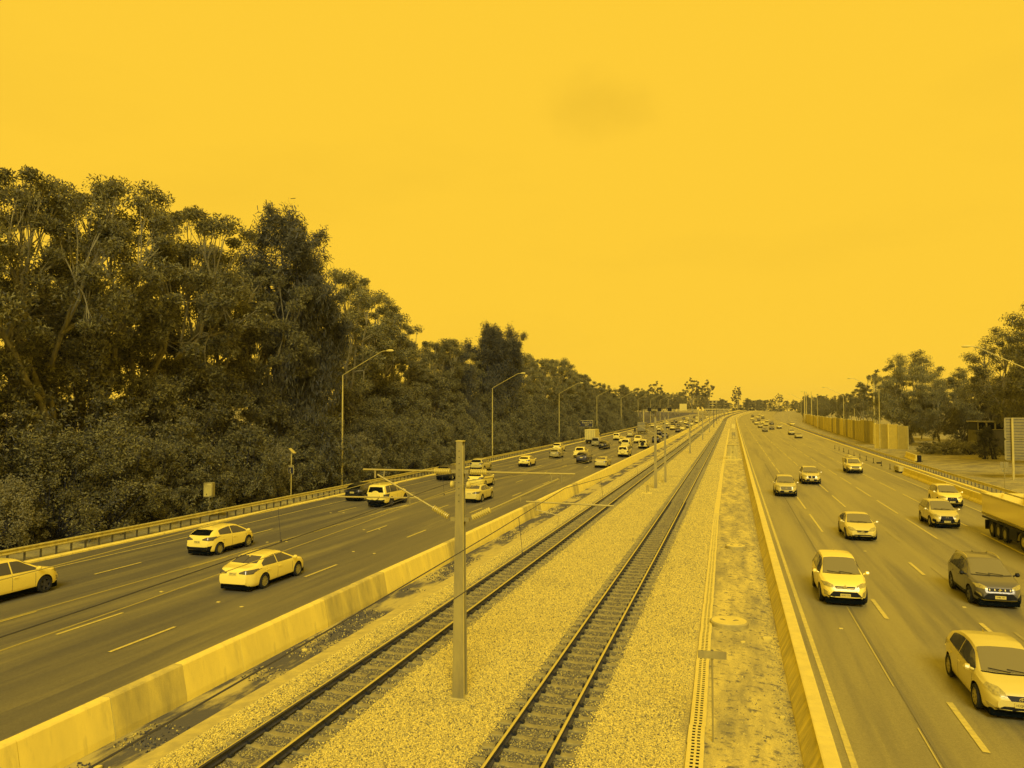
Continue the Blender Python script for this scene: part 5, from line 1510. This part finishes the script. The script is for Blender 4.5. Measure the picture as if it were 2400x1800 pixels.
# ---- far cars: single meshes
bpy.context.view_layer.update()
PROTO = {}
for kd, fr in (('sedan', 'slim'), ('hatch', 'thin'), ('suv', 'big'), ('fourwd', 'big'), ('ute', 'big')):
    r0 = make_car(kd, 'x', 'car', (0, -300), 1, .98, fr, (5, M_RIM), low=True, dark_lower=(kd != 'sedan'))
    PROTO[kd] = join_tree(r0)
    for c in list(r0.children_recursive): bpy.data.objects.remove(c)
    bpy.data.objects.remove(r0)
def far_car(kd, x, y, hd, t, label, group):
    me = PROTO[kd]
    o = link('car', me, None, P(x, y, ROAD + .01))
    o.rotation_euler = (math.atan2(zf(y + 5) - zf(y - 5), 10) * (1 if hd > 0 else -1), 0, (0 if hd > 0 else PI) - math.atan((xs(y + 5) - xs(y - 5)) / 10))
    for i, m in enumerate(me.materials):
        if m == paint(.98):
            o.material_slots[i].link = 'OBJECT'; o.material_slots[i].material = paint(t)
    tag(o, label, 'car', group)
tone = lambda t: 'white' if t > .9 else ('silver' if t > .7 else ('grey' if t > .3 else 'black'))
LANE = {-17.6: 'barrier lane', -21.4: 'second lane from barrier', -24.8: 'middle lane', -28.3: 'second lane from guardrail', -31.6: 'guardrail lane'}
seq = [('suv', -17.6, 186, .20), ('hatch', -24.8, 181, .95), ('sedan', -28.3, 222, .75), ('suv', -17.6, 211, .35), ('hatch', -24.8, 274, .80), ('suv', -21.4, 289, .97),
       ('sedan', -24.8, 308, .20), ('fourwd', -24.8, 338, .15), ('suv', -21.4, 325, .12), ('hatch', -17.6, 262, .16), ('sedan', -17.6, 285, .95), ('suv', -21.4, 236, .15),
       ('sedan', -28.3, 300, .96), ('suv', -28.3, 350, .96), ('hatch', -31.6, 320, .9), ('suv', -17.6, 318, .3), ('ute', -21.4, 372, .95), ('sedan', -17.6, 350, .9),
       ('hatch', -24.8, 390, .9), ('suv', -28.3, 402, .2), ('sedan', -21.4, 420, .2), ('suv', -17.6, 400, .95), ('fourwd', -24.8, 446, .95), ('suv', -31.6, 380, .95),
       ('sedan', -17.6, 450, .2), ('suv', -21.4, 480, .95), ('hatch', -28.3, 470, .3), ('suv', -24.8, 510, .2), ('sedan', -17.6, 520, .95)]
cnt = {}
for kd, x, y, t in sorted(seq, key=lambda q: q[2]):
    k = (x, tone(t)); cnt[k] = cnt.get(k, 0) + 1
    nth = ['first', 'second', 'third', 'fourth', 'fifth', 'sixth'][cnt[k] - 1]
    far_car(kd, x, y, 1, t, '%s small distant %s car going away in %s' % (nth, tone(t), LANE[x]), AWAY)
RL = {4.1: 'lane by the right barrier', 7.2: 'second lane from right barrier', 10.4: 'middle oncoming lane', 13.7: 'fourth oncoming lane', 17.0: 'oncoming lane by the edge line', 24.5: 'merging ramp'}
seq = [('sedan', 17.0, 222, .70), ('suv', 17.0, 248, .8), ('sedan', 10.4, 276, .35), ('sedan', 13.7, 300, .25), ('suv', 10.4, 322, .75), ('suv', 17.0, 312, .9), ('hatch', 13.7, 352, .9),
       ('sedan', 10.4, 410, .3), ('sedan', 13.7, 390, .95), ('suv', 10.4, 372, .92), ('suv', 17.0, 372, .25), ('suv', 24.5, 352, .97), ('sedan', 17.0, 425, .9), ('hatch', 10.4, 470, .95), ('suv', 13.7, 450, .25),
       ('sedan', 13.7, 520, .95), ('suv', 17.0, 500, .2), ('suv', 10.4, 560, .2), ('sedan', 17.0, 570, .95), ('suv', 13.7, 610, .95)]
cnt = {}
for kd, x, y, t in sorted(seq, key=lambda q: q[2]):
    k = (x, tone(t)); cnt[k] = cnt.get(k, 0) + 1
    nth = ['first', 'second', 'third', 'fourth', 'fifth', 'sixth'][cnt[k] - 1]
    far_car(kd, x, y, -1, t, '%s small distant %s car approaching in %s' % (nth, tone(t), RL[x]), ONC)
strip('merging_ramp', [(22.5, ROAD + .002), (28.5, ROAD + .002)], 310, 700, M_ROADR)

# ================================================================== trees
def quads(name, C, U, V, m):
    n = len(C)
    v = np.empty((n, 4, 3), np.float32)
    v[:, 0] = C - U - V; v[:, 1] = C + U - V * 0.4; v[:, 2] = C + U * 0.6 + V; v[:, 3] = C - U * 0.7 + V * 0.7
    me = bpy.data.meshes.new(name)
    me.vertices.add(n * 4); me.vertices.foreach_set('co', v.ravel())
    me.loops.add(n * 4); me.loops.foreach_set('vertex_index', np.arange(n * 4, dtype=np.int32))
    me.polygons.add(n); me.polygons.foreach_set('loop_start', np.arange(0, n * 4, 4, dtype=np.int32))
    try: me.polygons.foreach_set('loop_total', np.full(n, 4, np.int32))
    except Exception: pass
    me.update(calc_edges=True); me.validate()
    me.materials.append(m)
    return me
def unit(a): return a / np.maximum(np.linalg.norm(a, axis=1, keepdims=True), 1e-9)
def leaves(rg, cents, rads, per, ln, wd, droop, flat=0.7, shell=0.62):
    """leaf positions and half-axes for clumps"""
    k = np.repeat(np.arange(len(cents)), per)
    n = len(k)
    d = unit(rg.normal(size=(n, 3)))
    rr = rg.random(n) ** shell
    off = d * rr[:, None] * np.asarray(rads)[k][:, None]
    off[:, 2] *= flat
    C = np.asarray(cents)[k] + off
    U = unit(rg.normal(size=(n, 3)) * (1, 1, 0.6) + np.array([0, 0, -droop]))
    V = unit(np.cross(U, unit(rg.normal(size=(n, 3)))))
    s = rg.uniform(0.6, 1.25, n)[:, None]
    return C, U * ln * 0.5 * s, V * wd * 0.5 * s
def limb(mb, a, b, r0, r1, rg, bend=0.12, seg=6, n=6):
    a, b = np.asarray(a, float), np.asarray(b, float)
    L_ = np.linalg.norm(b - a)
    o = rg.normal(size=3) * bend * L_; o[2] = abs(o[2]) * 0.5
    pts, rad = [], []
    for i in range(seg + 1):
        t = i / seg
        p = a + (b - a) * t + o * 4 * t * (1 - t) * 0.5 + rg.normal(size=3) * 0.012 * L_ * (0 < i < seg)
        pts.append(tuple(p)); rad.append(r0 + (r1 - r0) * t)
    mb.tube(pts, rad, n, False)
    return pts
def gum(seed, h, rad, nclump, per, lf=(0.34, 0.13), crown=(0.66, 0.34), lean=0.1, bark=None, leafm=None, clump_r=(0.9, 1.7), forks=4, droop=0.7, bare=0.22):
    rg = np.random.default_rng(seed)
    wood = MB()
    cz, rz = h * crown[0], h * crown[1]
    cents = []
    tries = 0
    while len(cents) < nclump and tries < 6000:
        tries += 1
        d = rg.normal(size=3); d /= np.linalg.norm(d)
        q = rg.uniform(0.45, 1.0) ** 0.6
        p = np.array([d[0] * rad * q, d[1] * rad * q, cz + d[2] * rz * q])
        p[:2] *= 1 + 0.15 * math.sin(3 * math.atan2(p[1], p[0]) + seed)
        if all(np.linalg.norm(p - c) > clump_r[0] * 0.85 for c in cents): cents.append(p)
    cents = np.array(cents)
    fork = np.array([rg.uniform(-1, 1) * lean * h, rg.uniform(-1, 1) * lean * h, h * bare])
    limb(wood, (0, 0, -0.4), fork, h * 0.017, h * 0.013, rg, 0.06, 7, 8)
    # main limbs by angle groups
    ang = np.arctan2(cents[:, 1], cents[:, 0]) + rg.uniform(0, 6)
    grp = np.floor(np.mod(ang, 2 * PI) / (2 * PI) * forks).astype(int)
    inner = np.linalg.norm(cents[:, :2], axis=1) < rad * 0.35
    grp[inner] = forks
    for g in range(forks + 1):
        cs = cents[grp == g]
        if len(cs) == 0: continue
        mid = cs.mean(0) * np.array([0.55, 0.55, 1.0]); mid[2] = fork[2] + (mid[2] - fork[2]) * 0.62
        limb(wood, fork, mid, h * 0.010, h * 0.0062, rg, 0.12, 7, 7)
        # two or three secondary forks
        k = max(1, len(cs) // 6)
        sub = cs[rg.permutation(len(cs))[:k]]
        own = np.argmin(np.linalg.norm(cs[:, None] - sub[None], axis=2), axis=1)
        for j in range(k):
            cc = cs[own == j]
            if len(cc) == 0: continue
            m2 = mid + (cc.mean(0) - mid) * 0.6
            limb(wood, mid, m2, h * 0.0055, h * 0.0035, rg, 0.10, 5, 5)
            for c in cc:
                pts = limb(wood, m2, c, h * 0.0028, h * 0.0010, rg, 0.10, 4, 4)
                for _ in range(2):
                    limb(wood, pts[2], c + rg.normal(size=3) * clump_r[0] * 0.6, h * 0.0014, h * 0.0006, rg, 0.1, 2, 3)
    rads = rg.uniform(*clump_r, len(cents))
    C, U, V = leaves(rg, cents, rads, per, lf[0], lf[1], droop)
    return wood.mesh('trunk', bark or M_BARK, 60), quads('crown', C, U, V, leafm or M_LEAF)
def sheoak(seed, h, rad, leafm=None):
    rg = np.random.default_rng(seed)
    wood = MB()
    C, U, V = [], [], []
    def plume(tip, n, sp, drop):
        b = tip[None] + rg.normal(size=(n, 3)) * np.array([sp, sp, sp * 1.1])
        b[:, 2] -= rg.uniform(0, 1.3, n) * drop
        u = unit(np.stack([rg.normal(0, .45, n), rg.normal(0, .45, n), -np.ones(n) * drop + rg.normal(0, .5, n) * (1 - drop)], 1))
        v = unit(np.cross(u, rg.normal(size=(n, 3))))
        q = rg.uniform(.6, 1.3, n)[:, None]
        C.append(b); U.append(u * .24 * q); V.append(v * .036 * q)
    nl = 9
    for k in range(nl):
        a = 2 * PI * k / nl + rg.uniform(-.4, .4)
        q = rad * (0.15 if k == 0 else rg.uniform(.35, 1.0))
        hh = h * (1.0 if k == 0 else rg.uniform(.74, .97))
        base = np.array([0, 0, h * rg.uniform(.22, .5)]) if k else np.array([0, 0, -.4])
        tip = np.array([math.cos(a) * q, math.sin(a) * q, hh])
        pts = limb(wood, base, tip, h * (.014 if k == 0 else .006), h * .0012, rg, .07, 8, 6)
        for i in range(26):
            f = rg.uniform(.15 if k else .12, 1.0)
            f = f if i > 8 else rg.uniform(.74, 1.0); j8 = min(7, int(f * 8)); p = np.array(pts[j8]) + (np.array(pts[j8 + 1]) - np.array(pts[j8])) * (f * 8 - j8)
            out = rg.normal(size=3) * np.array([1, 1, .35]); out /= np.linalg.norm(out)
            e = p + out * rg.uniform(.5, 1.6) * (1.15 - .5 * f)
            e[2] += rg.uniform(-.2, .7) * f
            limb(wood, p, e, h * .0016, h * .0006, rg, .1, 2, 3)
            plume(e, 150, rg.uniform(.22, .46) + .30 * (1 - f), .25 if p[2] > .72 * h else .9)
    for i in range(46):
        z = h * rg.uniform(.06, .62); a = rg.uniform(0, 2 * PI); q = rad * rg.uniform(.4, .95)
        plume(np.array([math.cos(a) * q, math.sin(a) * q, z]), 150, .62, .95)
    return wood.mesh('trunk', M_BARKD, 60), quads('crown', np.concatenate(C), np.concatenate(U), np.concatenate(V), leafm or M_LEAFD)
def shrub(seed, h, rad, nclump, per, m, lf=(0.26, 0.13), droop=0.4):
    rg = np.random.default_rng(seed)
    wood = MB()
    cents = []
    for k in range(nclump):
        a = rg.uniform(0, 2 * PI); f = rg.random()
        z = h * (0.04 + 0.96 * f ** 0.9) + rg.normal() * .25
        w = rad * math.sqrt(max(0.05, 1 - (max(0, f - .25) / .78) ** 2)) * rg.uniform(.45, 1.2)
        cents.append((math.cos(a) * w, math.sin(a) * w, z))
    for c in cents[::4]:
        limb(wood, (c[0] * .1, c[1] * .1, -.2), c, .05, .012, rg, .1, 4, 4)
    rads = (0.25 + 0.85 * rg.random(nclump) ** 1.6) * (h / 6) ** .5
    C, U, V = leaves(rg, np.array(cents), rads, per, lf[0], lf[1], droop, .95, .75)
    keep = C[:, 2] > 0.02
    return wood.mesh('trunk', M_BARKD, 60), quads('crown', C[keep], U[keep], V[keep], m)

TREES = {
 'gumA': gum(11, 24, 6.2, 110, 430, (.25, .09), clump_r=(.6, 1.5)), 'gumB': gum(12, 24, 5.6, 100, 430, (.25, .09), lean=.05, clump_r=(.6, 1.4)),
 'gumC': gum(13, 24, 7.0, 125, 420, (.26, .09), forks=5, clump_r=(.65, 1.5)), 'gumD': gum(14, 24, 5.0, 95, 420, (.25, .09), crown=(.62, .36), clump_r=(.6, 1.4)),
 'oakA': sheoak(21, 26, 4.7), 'oakB': sheoak(22, 24, 4.6),
 'shrA': shrub(31, 7, 3.2, 150, 170, M_LEAFS, (.17, .08)), 'shrB': shrub(32, 6, 3.0, 130, 180, M_LEAFS, (.20, .075), .8), 'shrC': shrub(33, 11, 3.6, 200, 170, M_LEAFS, (.22, .085), .6), 'shrD': shrub(34, 5, 2.8, 120, 160, M_LEAFP, (.15, .08), .2),
 'weep': gum(41, 16, 6.6, 110, 340, lf=(.34, .065), crown=(.56, .42), droop=2.2, leafm=M_LEAF, clump_r=(.7, 1.7)), 'gumR': gum(42, 20, 6.6, 92, 300, lf=(.28, .09), crown=(.64, .36), clump_r=(.65, 1.6)),
 'umb': gum(51, 20, 5.0, 70, 60, lf=(.5, .24), crown=(.70, .28), bare=.22, clump_r=(.55, .95), leafm=M_LEAFS), 'fir': gum(52, 22, 4.2, 80, 70, lf=(.5, .24), crown=(.60, .40), leafm=M_LEAFD, clump_r=(.55, .95)),
 'bush': shrub(61, 1.6, 1.5, 40, 110, M_LEAFP, (.16, .06), -.4), 'sap': shrub(62, 4.5, 1.5, 60, 130, M_LEAFD, (.18, .08), .3),
}
def plant(kind, x, y, s, label, cat='tree', group=None, rz=None, z=None, nm=None, sz=None):
    tr_, cr_ = TREES[kind]
    zz = float(np.interp(x, xsn, zsn)) - 0.05 if z is None else z
    t = empty(nm or {'gum': 'gum_tree', 'oak': 'she_oak', 'shr': 'shrub', 'wee': 'weeping_tree', 'umb': 'gum_tree', 'fir': 'pine_tree', 'bus': 'bush', 'sap': 'sapling'}[kind[:3]], P(x, y, zz), random.uniform(0, 6.28) if rz is None else rz, label, cat, group)
    t.scale = (s, s, sz or s)
    link('trunk', tr_, t); link('crown', cr_, t)
    return t
BELT = 'trees of the left roadside belt'
od = ['first', 'second', 'third', 'fourth', 'fifth', 'sixth', 'seventh', 'eighth', 'ninth', 'tenth', 'eleventh', 'twelfth', 'thirteenth', 'fourteenth', 'fifteenth', 'sixteenth', 'seventeenth', 'eighteenth', 'nineteenth']
for tn, to in (('twenty', 'twentieth'), ('thirty', 'thirtieth'), ('forty', 'fortieth'), ('fifty', 'fiftieth'), ('sixty', 'sixtieth'), ('seventy', 'seventieth'), ('eighty', 'eightieth'), ('ninety', 'ninetieth')):
    od += [to] + [tn + '-' + q for q in od[:9]]
SEG = {}
def past(y, what):
    k = min(8, int((y - 69.4) // 50)) if y >= 69.4 else -1
    place = 'before the nearest left street lamp' if k < 0 else 'past the %s left street lamp' % names[min(k, 8)]
    SEG[(what, k)] = SEG.get((what, k), 0) + 1
    return '%s %s %s' % (od[SEG[(what, k)] - 1], what, place)
gl = [('gumC', -47, 30, 1.10), ('gumA', -44.5, 39, 1.0), ('gumB', -47, 47, 1.08), ('gumC', -45.5, 53.5, 1.09), ('gumD', -47, 60.5, 1.06), ('gumA', -44.5, 66, .95),
      ('gumB', -45.5, 85, 1.06), ('gumD', -46, 93, 1.06), ('gumC', -48, 103, .86), ('gumA', -45, 113, .80), ('gumB', -46, 124, .84), ('gumD', -47, 135, .86),
      ('gumA', -46, 164, .85), ('gumC', -46, 178, .86), ('gumB', -47, 194, .88), ('gumA', -46, 206, .92)]
for k, (kd, x, y, s) in enumerate(gl):
    plant(kd, x, y, s, '%s broad gum tree counted from the left edge of the tree belt' % od[k], 'tree', BELT)
for k, (kd, x, y, s, lab) in enumerate((('oakA', -42.3, 67.5, 1.08, 'tall dark she-oak standing above the belt near nearest lamp'), ('oakB', -43.0, 71.5, .92, 'dark she-oak leaning against the tallest she-oak'),
        ('oakB', -43.5, 141, .96, 'dark she-oak left of pair behind second lamp'), ('oakA', -44, 149, .94, 'dark she-oak right of pair behind second lamp'), ('oakA', -42.8, 135, .90, 'dark she-oak at left end of group behind second lamp'), ('oakB', -43, 120, .72, 'lower dark she-oak between the tall ones'))):
    plant(kd, x, y, s, lab, 'tree', BELT)
for k, (kd, x, y, s) in enumerate((('gumD', -53, 33, .80), ('gumB', -53, 43, .78), ('gumA', -54, 52, .76), ('gumD', -54, 61, .80), ('gumB', -53, 70, .80), ('gumD', -54, 80, .8), ('gumA', -53, 96, .75), ('gumC', -54, 112, .7), ('gumB', -54, 130, .7))):
    plant(kd, x, y, s, '%s gum standing in second row behind the belt front' % od[k], 'tree', BELT)
y = 216.0; rr_ = random.Random(5)
while y < 640:
    plant(rr_.choice(('gumA', 'gumB', 'gumC', 'gumD')), -46 + rr_.uniform(-3, 3), y, rr_.uniform(.56, .74) if y > 240 else .78, past(y, 'far gum tree of the belt'), 'tree', 'far trees of the left belt')
    y += 9 + (y - 216) * .03
y = 18.0
while y < 330:
    kd = rr_.choice(('shrA', 'shrB', 'shrA', 'shrB', 'shrD'))
    plant(kd, -39.9 + rr_.uniform(-.5, .4), y, rr_.uniform(.75, 1.0), past(y, 'dense low shrub at belt foot'), 'shrub', 'front shrubs of the left belt')
    y += rr_.uniform(3.0, 4.4) * (1 if y < 150 else 1.5)
y = 16.0
while y < 300:
    plant('shrC', -43.3 + rr_.uniform(-.8, .8), y, rr_.uniform(.76, 1.12), past(y, 'tall leafy thicket bush'), 'shrub', 'thicket of the left belt')
    y += rr_.uniform(4.4, 6.5)
y = 14.0
while y < 260:
    plant('shrC', -51 + rr_.uniform(-1, 1), y, rr_.uniform(.62, .8), past(y, 'thicket bush deep in the belt'), 'shrub', 'thicket of the left belt')
    y += 9
# right side
RT = 'trees beyond the right verge'
for kd, x, y, s, lab in (('weep', 35.5, 178, 1.12, 'drooping tree hanging over the noise wall end'), ('weep', 39.5, 170, .82, 'lower drooping tree right of the noise wall end'), ('gumR', 38, 186, 1.0, 'taller crown rising behind the drooping tree'),
        ('gumR', 40, 132, .98, 'open-limbed tree above the small shed'), ('gumR', 41, 112, 1.20, 'tallest tree at right picture edge'), ('weep', 44.5, 120, 1.25, 'leafy tree behind the direction sign'), ('gumR', 50, 140, .9, 'tree filling the gap behind the shed'),
        ('weep', 45, 160, .9, 'dense tree left of the small shed'), ('weep', 43.5, 205, .5, 'rounded tree behind the noise wall beside thick mast'), ('gumR', 48, 222, .42, 'dark tree left of thick mast behind the wall'), ('shrC', 47, 165, 1.0, 'dark thicket in shade left of the shed'), ('shrC', 42, 163, .8, 'dark thicket under the drooping trees')):
    plant(kd, x, y, s, lab, 'tree', RT)
for k, (x, y, s) in enumerate(((47, 104, .9), (52, 118, 1.0), (46, 140, .8), (50, 155, .8), (54, 172, .8), (48, 185, .8), (44, 196, .75))):
    plant('gumR' if k % 2 else 'weep', x, y, s, '%s tree counted away in the back row right of the verge' % od[k], 'tree', RT)
plant('umb', 38.6, 236, .92, 'slender umbrella-topped gum beside thick pale mast', 'tree', RT)
for k in range(64):
    y = 225 + k * 8.5
    plant(rr_.choice(('weep', 'gumR', 'gumA', 'gumD')), (44 if y < 430 else 40 + (y - 430) * .02) + rr_.uniform(-2, 16), y, rr_.uniform(.42, .66), '%s distant tree counted away behind the noise wall' % od[k], 'tree', 'far trees on the right')
for k, (x, y, s) in enumerate(((32.5, 146, 1.2), (34, 143, 1.4), (35.5, 145, 1.3), (37, 141, 1.5), (38.3, 144, 1.2), (40, 140, 1.1), (33.2, 149, 1.3), (36.2, 148, 1.5))):
    plant('bush', x, y, s, od[k] + ' low pale bush from the left in front of the shed', 'bush', 'low bushes on the verge', sz=s * .8)
plant('sap', 36.2, 130, 1.0, 'dark leaning sapling with props on the grassy verge', 'tree', None)
tt_ = empty('tree_stake', P(37.0, 129.5, -.3), 0, 'pair of leaning dark trunks beside the sapling', 'trunk')
MB().tube([(0, 0, -.1), (-.3, 0, 1.5), (-.5, 0, 3.0)], [.16, .13, .08], 8).build('trunk', M_BARKD, tt_, 50)
MB().tube([(.5, .1, -.1), (.2, 0, 1.2), (-.1, 0, 2.6)], [.12, .1, .06], 8).build('trunk', M_BARKD, tt_, 50)
# far belt closing the view
FB = 'far trees at the end of the road'
for k in range(96):
    x = -150 + k * 3.5 + rr_.uniform(-2, 2)
    y = 800 + rr_.uniform(0, 70) + (60 if -15 < x < 70 else 0)
    plant(rr_.choice(('gumA', 'gumB', 'weep', 'gumD', 'weep', 'shrC')), x - xs(y), y, rr_.uniform(.62, .92) * (1.15 if k < 36 else .85), '%s far tree from the left in belt closing the freeway' % od[k], 'tree', FB, z=-4)
for kd, x, y, s, lab in (('umb', -51, 520, 1.2, 'far open-crowned gum at end of left belt'), ('umb', -46, 700, 1.55, 'left of two sparse tall gums beyond the masts'), ('umb', -34, 705, 1.45, 'right of two sparse tall gums beyond the masts'),
                         ('fir', -16, 780, 1.15, 'far dark conifer between two apartment blocks'), ('umb', 20, 830, .9, 'far umbrella gum above the right apartment block')):
    plant(kd, x, y, s, lab, 'tree', FB, z=0)

# ================================================================== far apartment blocks
def block(x, y, w, d, fl, label, z=0):
    t = empty('apartment_block', P(x, y, z), 0, label, 'building')
    H_ = fl * 3.1
    MB().box((0, 0, H_ / 2), (w, d, H_)).build('wall', mat('block_wall', .72, .8, t2=.64, scale=.2), t)
    for f in range(fl):
        MB().box((0, -d / 2 - .6, f * 3.1 + .1), (w + .3, 1.4, .22)).build('balcony_slab', M_CONC, t)
        n = int(w / 4)
        for k in range(n):
            xx = -w / 2 + (k + .5) * w / n
            wn = MB().box((xx, -d / 2 - .02, f * 3.1 + 1.6), (w / n * .62, .1, 2.0)).build('window', M_GALVD, t)
            MB().box((xx, -d / 2 - .08, f * 3.1 + 1.6), (w / n * .55, .04, 1.8)).build('pane', M_GDARK, wn)
    MB().box((0, 0, H_ + .2), (w + .8, d + .8, .5)).build('roof', M_GALV, t)
block(-19 - xs(960), 960, 26, 14, 4, 'far pale apartment block left of the dark conifer', 0)
block(26 - xs(965), 965, 24, 14, 4, 'far pale apartment block right of the dark conifer', 0)
o = empty('station_shelter', P(-20, 640, 0), 0, 'far pale flat-roofed station shelter beside the railway', 'shelter')
MB().box((0, 0, 3.6), (22, 8, .5)).build('roof', M_CONCTOP, o)
for k in range(5): MB().box((-9 + 4.5 * k, 0, 1.7), (.4, .4, 3.4)).build('column', M_GALV, o)

# ================================================================== haze: the bright air over the far road
hz = MB().box((0, 800, 20), (1500, 1840, 60)).build('haze', None)
hz['kind'] = 'stuff'
hm = bpy.data.materials.new('haze'); hm.use_nodes = True
nt = hm.node_tree; nt.nodes.clear()
ho = nt.nodes.new('ShaderNodeOutputMaterial'); pv = nt.nodes.new('ShaderNodeVolumePrincipled')
pv.inputs['Color'].default_value = (0.95, 0.95, 0.95, 1); pv.inputs['Density'].default_value = 0.00011; pv.inputs['Anisotropy'].default_value = 0.2
nt.links.new(pv.outputs[0], ho.inputs['Volume'])
hz.data.materials.append(hm)
